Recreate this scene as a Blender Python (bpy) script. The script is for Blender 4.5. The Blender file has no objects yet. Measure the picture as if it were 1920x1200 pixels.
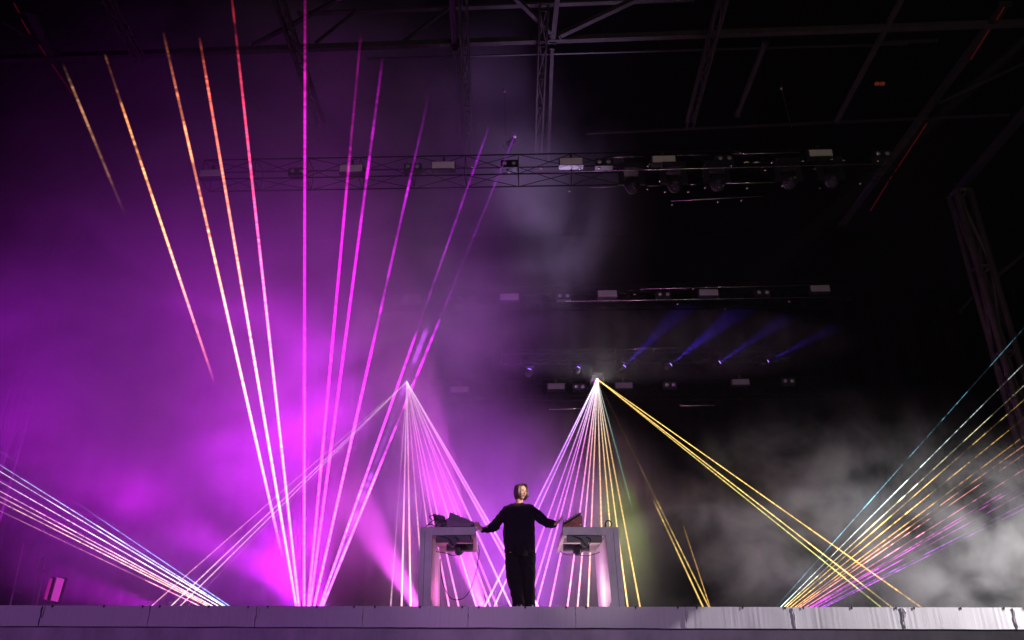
import bpy, bmesh, math, random
from mathutils import Vector, Matrix, noise

C = bpy.context.scene
COL = C.collection
R = math.radians
random.seed(7)

# ------------------------------------------------------------------ camera
F = 1473.0
CAM = Vector((0, 0, 1.5))
cam = bpy.data.cameras.new('camera')
co = bpy.data.objects.new('camera', cam)
COL.objects.link(co)
C.camera = co
cam.sensor_width = 36
cam.lens = 36 * F / 1920
cam.clip_start = 0.05
cam.clip_end = 400
ROT = Matrix.Rotation(R(2.2), 3, 'Z') @ Matrix.Rotation(R(90 + 25.4), 3, 'X') @ Matrix.Rotation(R(0.35), 3, 'Z')
co.matrix_world = Matrix.Translation(CAM) @ ROT.to_4x4()


def ray(px, py):
    return ROT @ Vector(((px - 960) / F, (600 - py) / F, -1.0))


def P(px, py, Y):                       # the point of the upright plane y = Y seen at a pixel of the photo
    r = ray(px, py)
    return CAM + r * (Y / r.y)


def PZ(px, py, z):                      # the point of the level plane z seen at a pixel
    r = ray(px, py)
    return CAM + r * ((z - CAM.z) / r.z)


def depth(p):
    return -((ROT.transposed() @ (p - CAM)).z)


# ------------------------------------------------------------------ night sky and render settings
w = bpy.data.worlds.new('World')
C.world = w
w.use_nodes = True
w.node_tree.nodes['Background'].inputs[0].default_value = (0.5, 0.46, 0.52, 1)
w.node_tree.nodes['Background'].inputs[1].default_value = 0.0016
C.view_settings.view_transform = 'Standard'
C.view_settings.look = 'None'
C.view_settings.exposure = 0
C.view_settings.gamma = 1
C.render.film_transparent = False
C.cycles.use_denoising = True
C.cycles.max_bounces = 5
C.cycles.diffuse_bounces = 2
C.cycles.volume_bounces = 0
C.cycles.transparent_max_bounces = 48
C.cycles.volume_step_rate = 1.0
C.cycles.volume_max_steps = 256
C.cycles.sample_clamp_indirect = 4
C.cycles.caustics_reflective = False
C.cycles.caustics_refractive = False


# ------------------------------------------------------------------ stage lighting: the show's own lamps, and added fill and glow lamps
def lamp(kind, p, t, col, e, ang=30, blend=.6, rad=.05):
    l = bpy.data.lights.new('stage_or_fill_light', kind)
    l.color = col
    l.energy = e
    l.shadow_soft_size = rad
    if kind == 'SPOT':
        l.spot_size = R(ang)
        l.spot_blend = blend
    o = bpy.data.objects.new('stage_or_fill_light', l)
    COL.objects.link(o)
    o.location = p
    if t is not None:
        o.rotation_euler = (Vector(t) - Vector(p)).to_track_quat('-Z', 'Y').to_euler()
    return o


YR = 11.2
MAG = (.76, .010, 1)
VIO = (.52, .016, 1)
HOT = (1, .085, 1)
# magenta washes on the stage floor, and added fills without fixtures off it
lamp('SPOT', P(672, 1178, 15.5), P(60, 815, 15.5), MAG, 14000, 14, .9)
lamp('SPOT', P(805, 1175, 15), P(640, 900, 15), HOT, 7500, 21, .8)
lamp('SPOT', P(917, 1178, 14.6), P(810, 860, 14.6), HOT, 11000, 17, .5)
lamp('SPOT', P(400, 1175, 16), P(60, 1075, 16), MAG, 9000, 14, .9)
lamp('SPOT', P(600, 1165, 16.5), P(585, 400, 16.3), MAG, 9800, 34, 1)
lamp('POINT', P(245, 945, 16.5), None, MAG, 110, rad=.7)
lamp('SPOT', P(740, 1090, 17), P(520, 950, 16.6), HOT, 1000, 120, 1, .8)
lamp('SPOT', P(690, 820, 17), P(480, 640, 16.4), MAG, 1100, 140, 1, 1)  # added fill hanging in the smoke, no fixture
lamp('SPOT', P(560, 1165, 16.5), P(420, 350, 15.8), (.66, .010, 1), 9500, 56, 1, .3)
lamp('SPOT', P(150, 1020, 17.5), P(0, 850, 17), MAG, 900, 130, 1, .8)
lamp('SPOT', P(1040, 1230, 17), P(870, 930, 16.6), VIO, 6300, 90, 1, .6)
lamp('SPOT', P(520, 1195, 17), P(350, 900, 17), VIO, 2600, 100, 1, .8)
lamp('SPOT', P(-700, 700, 16), P(250, 800, 16), (.6, .012, 1), 5200, 50, 1, 1)  # added violet fill from beyond the left edge
# added lamps for laser glow: spots at the rear heads, points in smoke
lamp('SPOT', P(1120, 712, 19.4), P(1010, 1137, 14), VIO, 3500, 20, .7)
lamp('SPOT', P(1120, 712, 19.4), P(1185, 1137, 14), (.45, .75, .12), 4500, 12, .8)
lamp('SPOT', P(763, 716, 19.4), P(860, 1137, 14), (1, .06, 1), 1400, 26, .8)
lamp('POINT', P(1525, 1030, 13.9), None, (.35, 1, .10), 1.6, rad=.15)  # no fixtures here: added points imitate laser light scattered by smoke
lamp('POINT', P(1350, 855, 14.6), None, (.35, 1, .10), 1.6, rad=.3)
lamp('POINT', P(1625, 945, 13.9), None, (.25, .8, 1), 1.2, rad=.1)
lamp('POINT', P(1560, 1105, 14.2), None, (.4, .03, 1), 5, rad=.2)
# white side light from beyond the right edge
lamp('SPOT', P(2230, 1000, 14.6), P(1500, 1050, 14.4), (1, .96, .98), 2000, 66, 1, .2)
# white light raking the riser front from the right, its edge cut sharply, and the warm key on the performer
RK = Vector((9.5, 8.6, 4.6))
RT = P(2100, 1157, YR)
lamp('SPOT', RK, RT, (1, .94, 1), 2700, 2 * math.degrees((RT - RK).angle(P(1283, 1157, YR) - RK)), .02)
lamp('SPOT', Vector((6.0, 5.2, 8.2)), P(979, 918, 11.7), (1, .74, .64), 9000, 3.0, .4, .03)
# front-of-house spill: dim on the roof steel, brighter on riser and tables
lamp('SPOT', Vector((4.5, -14, 5.5)), Vector((3.5, 12, 14.5)), (1, .80, .74), 2000, 50, .7)
lamp('SPOT', Vector((-4, -9, 1.9)), P(350, 1157, YR), (.68, .26, 1), 3600, 60, 1)
lamp('SPOT', Vector((3, -9, 2.4)), P(1500, 1150, YR), (1, .93, 1), 1900, 40, 1)
lamp('SPOT', Vector((2, -9, 3.2)), P(870, 1065, YR), (.85, .34, 1), 1500, 7, .8)
lamp('SPOT', Vector((2, -9, 3.2)), P(1115, 1050, YR), (1, .86, .90), 2100, 6, .8)
# light under the two tables
lamp('POINT', P(1085, 1110, 12.2), None, (1, .66, .74), 16, rad=.15)
lamp('POINT', P(850, 1110, 12.4), None, (1, .12, .6), 7, rad=.15)


# ------------------------------------------------------------------ materials
def mat(name, col, rough=.6, metal=0, noise_amt=0, scale=8, bump=0, stretch=(1, 1, 1), spec=.5):
    m = bpy.data.materials.new(name)
    m.use_nodes = True
    nt = m.node_tree
    b = nt.nodes['Principled BSDF']
    b.inputs['Base Color'].default_value = (*col, 1)
    b.inputs['Roughness'].default_value = rough
    b.inputs['Metallic'].default_value = metal
    b.inputs['Specular IOR Level'].default_value = spec
    if noise_amt or bump:
        tc = nt.nodes.new('ShaderNodeTexCoord')
        mp = nt.nodes.new('ShaderNodeMapping')
        mp.inputs['Scale'].default_value = stretch
        n = nt.nodes.new('ShaderNodeTexNoise')
        n.inputs['Scale'].default_value = scale
        n.inputs['Detail'].default_value = 6
        n.inputs['Roughness'].default_value = .65
        nt.links.new(tc.outputs['Object'], mp.inputs[0])
        nt.links.new(mp.outputs[0], n.inputs['Vector'])
        if noise_amt:
            r = nt.nodes.new('ShaderNodeMapRange')
            r.inputs[1].default_value = .3
            r.inputs[2].default_value = .7
            r.inputs[3].default_value = 1 - noise_amt
            r.inputs[4].default_value = 1 + noise_amt
            nt.links.new(n.outputs[0], r.inputs[0])
            mx = nt.nodes.new('ShaderNodeVectorMath')
            mx.operation = 'SCALE'
            mx.inputs[0].default_value = col
            nt.links.new(r.outputs[0], mx.inputs['Scale'])
            nt.links.new(mx.outputs[0], b.inputs['Base Color'])
        if bump:
            bp = nt.nodes.new('ShaderNodeBump')
            bp.inputs['Strength'].default_value = bump
            bp.inputs['Distance'].default_value = .02
            nt.links.new(n.outputs[0], bp.inputs['Height'])
            nt.links.new(bp.outputs[0], b.inputs['Normal'])
    return m


def emit(name, col, s):
    m = bpy.data.materials.new(name)
    m.use_nodes = True
    b = m.node_tree.nodes['Principled BSDF']
    b.inputs['Base Color'].default_value = (.02, .02, .02, 1)
    b.inputs['Emission Color'].default_value = (*col, 1)
    b.inputs['Emission Strength'].default_value = s
    m.cycles.emission_sampling = 'NONE'
    return m


def volume(name, dens, n=None, aniso=.2, col=(.92, .92, .92)):
    """smoke: even when n is None, else a noise with soft edges inside the object's own box"""
    m = bpy.data.materials.new(name)
    m.use_nodes = True
    nt = m.node_tree
    nt.nodes.clear()
    L = nt.links.new
    out = nt.nodes.new('ShaderNodeOutputMaterial')
    s = nt.nodes.new('ShaderNodeVolumePrincipled')
    s.inputs['Color'].default_value = (*col, 1)
    s.inputs['Density'].default_value = dens
    s.inputs['Anisotropy'].default_value = aniso
    L(s.outputs[0], out.inputs['Volume'])
    if n:
        tc = nt.nodes.new('ShaderNodeTexCoord')
        mp = nt.nodes.new('ShaderNodeMapping')
        mp.inputs['Rotation'].default_value = n.get('rot', (0, 0, 0))
        mp.inputs['Scale'].default_value = n.get('stretch', (1, 1, 1))
        nz = nt.nodes.new('ShaderNodeTexNoise')
        nz.inputs['Scale'].default_value = n['scale']
        nz.inputs['Detail'].default_value = n.get('detail', 4)
        nz.inputs['Roughness'].default_value = n.get('rough', .55)
        nz.inputs['Distortion'].default_value = n.get('dist', .5)
        L(tc.outputs['Object'], mp.inputs[0])
        L(mp.outputs[0], nz.inputs['Vector'])
        r = nt.nodes.new('ShaderNodeMapRange')
        r.inputs[1].default_value = n['lo']
        r.inputs[2].default_value = n['hi']
        r.inputs[3].default_value = n.get('base', 0)
        r.inputs[4].default_value = dens
        L(nz.outputs[0], r.inputs[0])
        # soft edge: generated coordinates, 0 at the box's faces
        last = r.outputs[0]
        mu = nt.nodes.new('ShaderNodeVectorMath')
        mu.operation = 'MULTIPLY_ADD'
        mu.inputs[1].default_value = (2, 2, 2)
        mu.inputs[2].default_value = (-1, -1, -1)
        L(tc.outputs['Generated'], mu.inputs[0])
        ln = nt.nodes.new('ShaderNodeVectorMath')
        ln.operation = 'LENGTH'
        L(mu.outputs[0], ln.inputs[0])
        e = nt.nodes.new('ShaderNodeMapRange')
        e.interpolation_type = 'SMOOTHSTEP'
        e.inputs[1].default_value = n.get('edge', .35)
        e.inputs[2].default_value = 1.0
        e.inputs[3].default_value = 1
        e.inputs[4].default_value = 0
        L(ln.outputs['Value'], e.inputs[0])
        k = nt.nodes.new('ShaderNodeMath')
        k.operation = 'MULTIPLY'
        L(last, k.inputs[0])
        L(e.outputs[0], k.inputs[1])
        L(k.outputs[0], s.inputs['Density'])
    return m


BLACK = mat('matte_black', (.012, .012, .014), .75)
BLACKM = mat('black_metal', (.02, .02, .022), .4, .3)
GEAR = mat('gear_black', (.03, .028, .035), .45, 0, .2, 20)
ROOFM = mat('roof_skin', (.002, .002, .002), 1, 0, .2, 2, 0, (1, 1, 1), 0)
CLOTH = mat('black_cloth', (.0015, .0015, .0015), .95, 0, .2, 6, .3, (1, 1, 1), 0)
STEEL = mat('dull_aluminium', (.042, .036, .033), .7, 0, .35, 3, 0, (1, 1, 1), .15)
STEELD = mat('dark_steel', (.018, .016, .015), .6, .1, .3, 3)
FASCIA = mat('fascia_vinyl', (.56, .54, .56), .7, 0, .09, 6, .12, (40, 1, .22))
SKIRT = mat('stage_skirt', (.40, .37, .41), .8, 0, .25, 2.5, .3, (1, 1, .5))
DECK = mat('deck_board', (.05, .05, .05), .6, 0, .2, 4)
TABLE = mat('table_concrete_paint', (.50, .485, .50), .75, 0, .22, 3.2, .15, (1, 1, .5))
TABLEIN = mat('table_pale_inside', (.72, .66, .70), .6, 0, .08, 5)
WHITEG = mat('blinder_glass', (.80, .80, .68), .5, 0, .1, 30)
WHITEG2 = mat('blinder_glass_veiled', (.42, .41, .38), .5, 0, .15, 30)  # middle row: darker copy, the smoke veil put into the colour
WHITEG3 = mat('blinder_glass_veiled_more', (.16, .155, .15), .6, 0, .2, 30)  # lowest row: darkest copy, colour stands in for a thicker smoke veil
LENS = mat('lamp_lens', (.55, .55, .55), .18, .35)
GROUND = mat('ground_dirt', (.03, .028, .026), .95, 0, .3, 3)
CABLE = mat('cable_rubber', (.015, .013, .016), .5)
SKIN = mat('skin', (.55, .33, .25), .5, 0, .06, 30)
LIP = mat('lips', (.36, .12, .11), .45)
EYE = mat('eye_dark', (.03, .02, .02), .3)
BROW = mat('brow_hair', (.10, .065, .04), .8)
HAIR = mat('dark_blond_hair', (.055, .034, .020), .38, 0, .35, 60, .4, (1, 1, .15), .6)
SHIRT = mat('black_shirt', (.011, .006, .015), .9, 0, .25, 10, .25, (1, 1, 1), .25)
TROUSER = mat('black_trousers', (.009, .007, .010), .9, 0, .25, 8, .25, (1, 1, 1), .25)
SHOE = mat('black_shoe', (.02, .02, .02), .4)
RUST = mat('red_wood_side', (.26, .05, .035), .5, 0, .4, 30)
TAPE = mat('crumpled_foil_tape', (.75, .73, .75), .3, 0, .2, 30, .8)


# ------------------------------------------------------------------ mesh helpers
def link(name, me, m, parent=None, smooth=False):
    o = bpy.data.objects.new(name, me)
    COL.objects.link(o)
    for k in (m if isinstance(m, (list, tuple)) else [m]):
        me.materials.append(k)
    if parent:
        o.parent = parent
    if smooth:
        for f in me.polygons:
            f.use_smooth = True
    return o


def build(name, bm, m, parent=None, smooth=False):
    bmesh.ops.recalc_face_normals(bm, faces=bm.faces)
    me = bpy.data.meshes.new(name)
    bm.to_mesh(me)
    bm.free()
    return link(name, me, m, parent, smooth)


def thing(name, label, cat, group=None, loc=None):
    o = bpy.data.objects.new(name, None)
    COL.objects.link(o)
    o.empty_display_size = .1
    return tag(o, label, cat, group)


def tag(o, label, cat, group=None):
    o['label'] = label
    o['category'] = cat
    if group:
        o['group'] = group
    return o


def kind(o, k):
    o['kind'] = k
    return o


def add_box(bm, lo, hi, mtx=None):
    r = bmesh.ops.create_cube(bm, size=1)['verts']
    for v in r:
        v.co = Vector([lo[i] + (v.co[i] + .5) * (hi[i] - lo[i]) for i in range(3)])
        if mtx:
            v.co = mtx @ v.co
    return r


def add_prism(bm, front, back):
    n = len(front)
    a = [bm.verts.new(p) for p in front]
    b = [bm.verts.new(p) for p in back]
    bm.faces.new(a)
    bm.faces.new(b[::-1])
    for i in range(n):
        j = (i + 1) % n
        bm.faces.new((a[i], b[i], b[j], a[j]))


def frame(d):
    d = d.normalized()
    u = Vector((0, 0, 1)) if abs(d.z) < .9 else Vector((1, 0, 0))
    s = d.cross(u).normalized()
    return s, s.cross(d).normalized()


def add_bar(bm, a, b, wd, ht=None):
    ht = ht or wd
    s, u = frame(b - a)
    q = [(-wd / 2, -ht / 2), (wd / 2, -ht / 2), (wd / 2, ht / 2), (-wd / 2, ht / 2)]
    add_prism(bm, [a + s * x + u * y for x, y in q], [b + s * x + u * y for x, y in q])


def add_tube(bm, pts, rad, seg=8, cap=True, flat=1.0):
    pts = [Vector(p) for p in pts]
    n = len(pts)
    rads = rad if isinstance(rad, (list, tuple)) else [rad] * n
    rings = []
    s0 = None
    for i, p in enumerate(pts):
        d = (pts[min(i + 1, n - 1)] - pts[max(i - 1, 0)]).normalized()
        if s0 is None:
            s0, u = frame(d)
        else:
            s0 = (s0 - d * s0.dot(d)).normalized()
        u = d.cross(s0)
        rings.append([bm.verts.new(p + (s0 * math.cos(2 * math.pi * k / seg) + u * math.sin(2 * math.pi * k / seg) * flat) * rads[i]) for k in range(seg)])
    for a, b in zip(rings, rings[1:]):
        for k in range(seg):
            j = (k + 1) % seg
            bm.faces.new((a[k], a[j], b[j], b[k]))
    if cap:
        bm.faces.new(rings[0][::-1])
        bm.faces.new(rings[-1])


def add_ball(bm, c, r, sub=2, mtx=None):
    v = bmesh.ops.create_icosphere(bm, subdivisions=sub, radius=1)['verts']
    r = r if isinstance(r, (list, tuple)) else (r, r, r)
    for x in v:
        q = Vector((x.co.x * r[0], x.co.y * r[1], x.co.z * r[2]))
        if mtx:
            q = mtx @ q
        x.co = q + Vector(c)
    return v


def spline(pts, n=8):
    pts = [Vector(p) for p in pts]
    out = []
    for i in range(len(pts) - 1):
        p0, p1, p2, p3 = pts[max(i - 1, 0)], pts[i], pts[i + 1], pts[min(i + 2, len(pts) - 1)]
        for k in range(n):
            t = k / n
            out.append(.5 * ((2 * p1) + (p2 - p0) * t + (2 * p0 - 5 * p1 + 4 * p2 - p3) * t * t + (3 * p1 - p0 - 3 * p2 + p3) * t ** 3))
    out.append(pts[-1])
    return out


def disc(bm, c, d, r, seg=16, th=.02):
    add_tube(bm, [c, c + d.normalized() * th], r, seg)


# ------------------------------------------------------------------ setting: ground, stage floor, backdrop
YR = 11.2                                   # front of the riser
ZD = P(960, 1137, YR).z                     # top of the riser deck
ZF = 2.0                                    # main stage floor behind the riser
bm = bmesh.new()
add_box(bm, (-120, -60, -.3), (120, 140, 0))
kind(build('ground', bm, GROUND), 'structure')
bm = bmesh.new()
add_box(bm, (-17, YR + 2.42, ZF - .2), (17, 23.6, ZF))
kind(build('stage_floor', bm, DECK), 'structure')
bm = bmesh.new()
add_box(bm, (-120, 60, -.2), (120, 60.3, 60))
kind(build('night_sky', bm, BLACK), 'structure')

# rear cloth, hung in soft folds
bm = bmesh.new()
N = 220
cols_ = []
for i in range(N + 1):
    x = -16 + 32 * i / N
    y = 23.3 + .10 * math.sin(i * 1.3) + .05 * math.sin(i * .37 + 1)
    cols_.append((bm.verts.new((x, y, ZF)), bm.verts.new((x, y, 13.5)), bm.verts.new((x, y + .03, ZF)), bm.verts.new((x, y + .03, 13.5))))
for a, b in zip(cols_, cols_[1:]):
    bm.faces.new((a[0], b[0], b[1], a[1]))
    bm.faces.new((a[2], a[3], b[3], b[2]))
tag(build('backdrop_cloth', bm, CLOTH, smooth=True), 'huge black cloth closing off the rear of the stage', 'curtain')

# stage roof skin high above the trusses
bm = bmesh.new()
add_box(bm, (-17, 8, 16.2), (17, 24, 16.3))
tag(build('stage_roof', bm, ROOFM), 'black roof skin stretched high over the stage', 'roof')

# ------------------------------------------------------------------ riser with its pale fascia panels
riser = thing('stage_riser', 'long low stage riser with pale streaked fascia panels across the picture bottom', 'stage riser')
bm = bmesh.new()
add_box(bm, (-11.5, YR + .05, ZD - .12), (11.5, YR + 2.4, ZD - .003))
build('deck', bm, DECK, riser)
ZB = P(960, 1177, YR).z
edges = [-520, -330, -130, 78, 280, 480, 680.5, 878, 1079, 1286, 1488, 1692, 1900, 2110, 2320, 2530]
for i, (a, b) in enumerate(zip(edges, edges[1:])):
    xa, xb = P(a, 1150, YR).x, P(b, 1150, YR).x
    bm = bmesh.new()
    n = 44
    top, bot = [], []
    g = .004
    rnd = random.Random(i)
    for k in range(n + 1):
        x = xa + g + (xb - xa - 2 * g) * k / n
        y = YR + .010 * noise.noise(Vector((x * 2.4, i * 3.1, 0))) + .004 * noise.noise(Vector((x * 30, i, 0)))
        yb = y + .012 * noise.noise(Vector((x * 3.2, i * 3.1, 4)))
        zt = ZD + .002 * noise.noise(Vector((x * 5, 2, 0)))
        zb = ZB + .006 * noise.noise(Vector((x * 2, 5, i)))
        top.append((x, y, zt))
        bot.append((x, yb, zb))
    v = [[bm.verts.new(p) for p in top], [bm.verts.new(p) for p in bot],
         [bm.verts.new((p[0], p[1] + .02, p[2])) for p in top], [bm.verts.new((p[0], p[1] + .02, p[2])) for p in bot]]
    for k in range(n):
        bm.faces.new((v[0][k], v[1][k], v[1][k + 1], v[0][k + 1]))
        bm.faces.new((v[2][k], v[2][k + 1], v[3][k + 1], v[3][k]))
        bm.faces.new((v[0][k], v[0][k + 1], v[2][k + 1], v[2][k]))
        bm.faces.new((v[1][k], v[3][k], v[3][k + 1], v[1][k + 1]))
    for k in (0, n):
        bm.faces.new((v[0][k], v[1][k], v[3][k], v[2][k]))
    pn = build('fascia_panel', bm, FASCIA, riser)
    # crumpled strap hanging in the joint at the panel's left edge
    if 0 < a < 1950:
        bm = bmesh.new()
        pts = []
        for k in range(9):
            t = k / 8
            pts.append((xa + .012 * math.sin(k * 1.1 + i) * (1 - t) + rnd.uniform(-.002, .002), YR - .012 - .006 * math.sin(t * 3), ZD - .01 - t * (ZD - ZB - .02)))
        add_tube(bm, pts, [.007 + .005 * abs(math.sin(k * 1.3 + i)) for k in range(9)], 6, True, .5)
        if i % 2:
            add_tube(bm, [(p[0] + .03 + .01 * math.sin(j), p[1] + .008, p[2]) for j, p in enumerate(pts[:6])], .008, 6, True, .5)
        build('joint_strap', bm, TAPE if i > 3 else STEELD, pn)
        for xo in (.1, .55, .93):                 # small clips under the top edge
            xc = xa + (xb - xa) * xo + rnd.uniform(-.1, .1) * (xb - xa) * .2
            bm = bmesh.new()
            add_box(bm, (xc - .012, YR - .014, ZD - .022), (xc + .012, YR - .010, ZD + .003))
            add_box(bm, (xc - .005, YR - .016, ZD - .036), (xc + .003, YR - .0142, ZD - .02))
            build('clip', bm, STEELD if xo != .55 else STEEL, pn)
bm = bmesh.new()
add_box(bm, (-11.5, YR + .30, 0.4), (11.5, YR + .34, ZD - .125))
build('lower_skirt', bm, SKIRT, riser)


# ------------------------------------------------------------------ the two concrete-look tables
def table(px, side):
    """px: front L outline and rear points, in photo pixels at their own depths; side +1: leg on the right"""
    Y0, Y1 = 11.4, 12.95
    f = {k: P(*v, Y0) for k, v in px['front'].items()}
    zt, zs = f['t_in'].z, f['s_in'].z
    for k in ('t_in', 't_out'):
        f[k].z = zt
    for k in ('s_in', 's_leg'):
        f[k].z = zs
    for k in ('b_leg', 'b_out'):
        f[k].z = ZD
    bs, bl = P(*px['s_back'], Y1), P(*px['leg_back'], Y1)
    bb = P(*px['leg_back_bottom'], Y1)
    b = {'t_in': Vector((bs.x, Y1, zt)), 's_in': Vector((bs.x, Y1, zs)), 's_leg': Vector((bl.x, Y1, zs)),
         'b_leg': Vector((bb.x, Y1, ZD)), 'b_out': Vector((f['b_out'].x, Y1, ZD)), 't_out': Vector((f['t_out'].x, Y1, zt))}
    t = thing('dj_table', px['label'], 'table', 'pale L-shaped tables either side of the performer')
    th = .035
    e = Vector((0, .02, 0))
    order = ['t_in', 's_in', 's_leg', 'b_leg', 'b_out', 't_out']
    # front slab outline, a thin plate: apron and leg face in one
    bm = bmesh.new()
    add_prism(bm, [f[k] for k in order], [f[k] + Vector((0, .05, 0)) for k in order])
    bmesh.ops.bevel(bm, geom=bm.edges[:], offset=.004, segments=1, affect='EDGES')
    build('front_apron', bm, TABLE, t)
    # top board
    bm = bmesh.new()
    a0, a1, c0, c1 = f['t_in'].copy(), f['t_out'].copy(), b['t_in'].copy(), b['t_out'].copy()
    q = [a0 + Vector((0, .052, 0)), a1 + Vector((0, .052, 0)), c1, c0]
    add_prism(bm, [v + Vector((0, 0, -.001)) for v in q], [v - Vector((0, 0, .03)) for v in q])
    build('top_board', bm, TABLEIN, t)
    # pale lining: rear rail, end rail, middle beam, leg lining
    bm = bmesh.new()
    hr = zt - zs - .032
    q = [b['s_in'] - Vector((0, .04, 0)), b['s_leg'] - Vector((0, .04, 0)), b['s_leg'], b['s_in']]
    add_prism(bm, q, [v + Vector((0, 0, hr)) for v in q])
    build('rear_rail', bm, TABLEIN, t)
    bm = bmesh.new()
    s = Vector((side * .045, 0, 0))
    q = [f['s_in'] + Vector((0, .052, 0)), f['s_in'] + Vector((0, .052, 0)) + s, b['s_in'] - Vector((0, .042, 0)) + s, b['s_in'] - Vector((0, .042, 0))]
    add_prism(bm, q, [v + Vector((0, 0, hr)) for v in q])
    build('end_rail', bm, TABLEIN, t)
    bm = bmesh.new()
    m0, m1 = f['s_in'].lerp(b['s_in'], .46) + s * 1.1, f['s_leg'].lerp(b['s_leg'], .46)
    q = [m0, m1, m1 + Vector((0, .07, 0)), m0 + Vector((0, .07, 0))]
    add_prism(bm, [v + Vector((0, 0, .004)) for v in q], [v + Vector((0, 0, hr)) for v in q])
    build('cross_beam', bm, TABLEIN, t)
    # leg: body behind the face, and the pale inner side
    o = Vector((side * .012, 0, 0))
    bm = bmesh.new()
    lf = [f['s_leg'] + o, f['b_leg'] + o, f['b_out'], f['t_out'] - Vector((0, 0, .032))]
    lb = [b['s_leg'] + o, b['b_leg'] + o, b['b_out'], b['t_out'] - Vector((0, 0, .032))]
    add_prism(bm, [v + Vector((0, .052, 0)) for v in lf], lb)
    build('leg', bm, TABLE, t)
    bm = bmesh.new()
    li = [f['s_leg'], f['s_leg'] + o * .9, f['b_leg'] + o * .9, f['b_leg']]
    lj = [b['s_leg'], b['s_leg'] + o * .9, b['b_leg'] + o * .9, b['b_leg']]
    add_prism(bm, [v + Vector((0, .052, 0)) for v in li], lj)
    build('leg_lining', bm, TABLEIN, t)
    # small gusset at the foot
    bm = bmesh.new()
    g0 = f['b_leg'] + Vector((-side * .001, .1, 0))
    q = [g0, g0 + Vector((0, 0, .11)), g0 + Vector((-side * .05, 0, 0))]
    add_prism(bm, q, [v + Vector((0, .03, 0)) for v in q])
    build('foot_gusset', bm, TABLEIN, t)
    # front face groove on the leg
    bm = bmesh.new()
    ga, gb = f['t_out'].lerp(f['s_leg'], .42), f['b_out'].lerp(f['b_leg'], .42)
    add_bar(bm, ga - Vector((0, .003, .02)), gb - Vector((0, .003, 0)), .006, .004)
    build('leg_groove', bm, BLACK, t)
    # things strapped below the table: two long dark power bars, a block and its leads
    for k, (fr, cut) in enumerate(((.06, .02), (.56, .12))):
        bm = bmesh.new()
        a = f['s_in'].lerp(b['s_in'], fr) + s * 1.4
        c = f['s_leg'].lerp(b['s_leg'], fr) - Vector((side * (.03 + cut), 0, 0))
        q = [a, c, c + Vector((0, .11, 0)), a + Vector((0, .11, 0))]
        add_prism(bm, [v - Vector((0, 0, .078 if k else .082)) for v in q], [v + Vector((0, 0, .05)) for v in q])
        bmesh.ops.bevel(bm, geom=bm.edges[:], offset=.006, segments=1, affect='EDGES')
        tag(build('power_bar', bm, GEAR), px['bars'][k], 'power bar', 'dark power bars strapped under the tables')
        bm = bmesh.new()
        mid = a.lerp(c, .5 if side > 0 else .52)
        add_box(bm, (mid.x - .055, mid.y - .03, zs - .13), (mid.x + .055, mid.y - .004, zs - .01))
        add_box(bm, (mid.x - .03, mid.y - .035, zs - .155), (mid.x + .03, mid.y - .008, zs - .1305))
        add_tube(bm, spline([(mid.x + .02, mid.y - .04, zs - .02), (mid.x + .09, mid.y - .05, zs - .06), (mid.x + .03, mid.y - .045, zs - .15), (mid.x - .05, mid.y - .045, zs - .05), (mid.x - .16, mid.y - .04, zs - .01)], 6), .006, 6)
        tag(build('plug_block', bm, BLACKM), px['blocks'][k], 'plug', 'plug blocks under the tables')
    return f, b, zt, zs


fl, bl_, ZTL, ZSL = table({
    'front': {'t_in': (890.5, 988), 't_out': (788, 988), 's_in': (890.5, 1002.8), 's_leg': (810, 1002.8), 'b_leg': (806, 1143), 'b_out': (782.6, 1143)},
    's_back': (896, 1042.5), 'leg_back': (824.5, 1042.5), 'leg_back_bottom': (825, 1140),
    'label': 'grey L-shaped table holding the mixer, its leg at the far left, magenta-lit inside',
    'bars': ['dark power bar under the front of the mixer table', 'dark power bar under the rear of the mixer table'],
    'blocks': ['black plug block on the front power bar below the mixer', 'black plug block on the rear power bar below the mixer']}, -1)
fr_, br_, ZTR, ZSR = table({
    'front': {'t_in': (1055, 988), 't_out': (1159.3, 988), 's_in': (1055, 1002.8), 's_leg': (1136.4, 1002.8), 'b_leg': (1148, 1143), 'b_out': (1172, 1143)},
    's_back': (1043.3, 1043), 'leg_back': (1115.5, 1043), 'leg_back_bottom': (1122.7, 1140),
    'label': 'grey L-shaped table holding the synthesizer wedge, brightly lit pink inside',
    'bars': ['dark power bar under the front of the synthesizer table', 'dark power bar under the rear of the synthesizer table'],
    'blocks': ['black plug block on the front power bar below the synthesizer', 'black plug block on the rear power bar below the synthesizer']}, 1)

# ------------------------------------------------------------------ gear on the tables
YG = 11.62


def zon(px, py, Y, z):                  # pixel point at depth Y, never below z
    p = P(px, py, Y)
    p.z = max(p.z, z)
    return p


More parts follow.
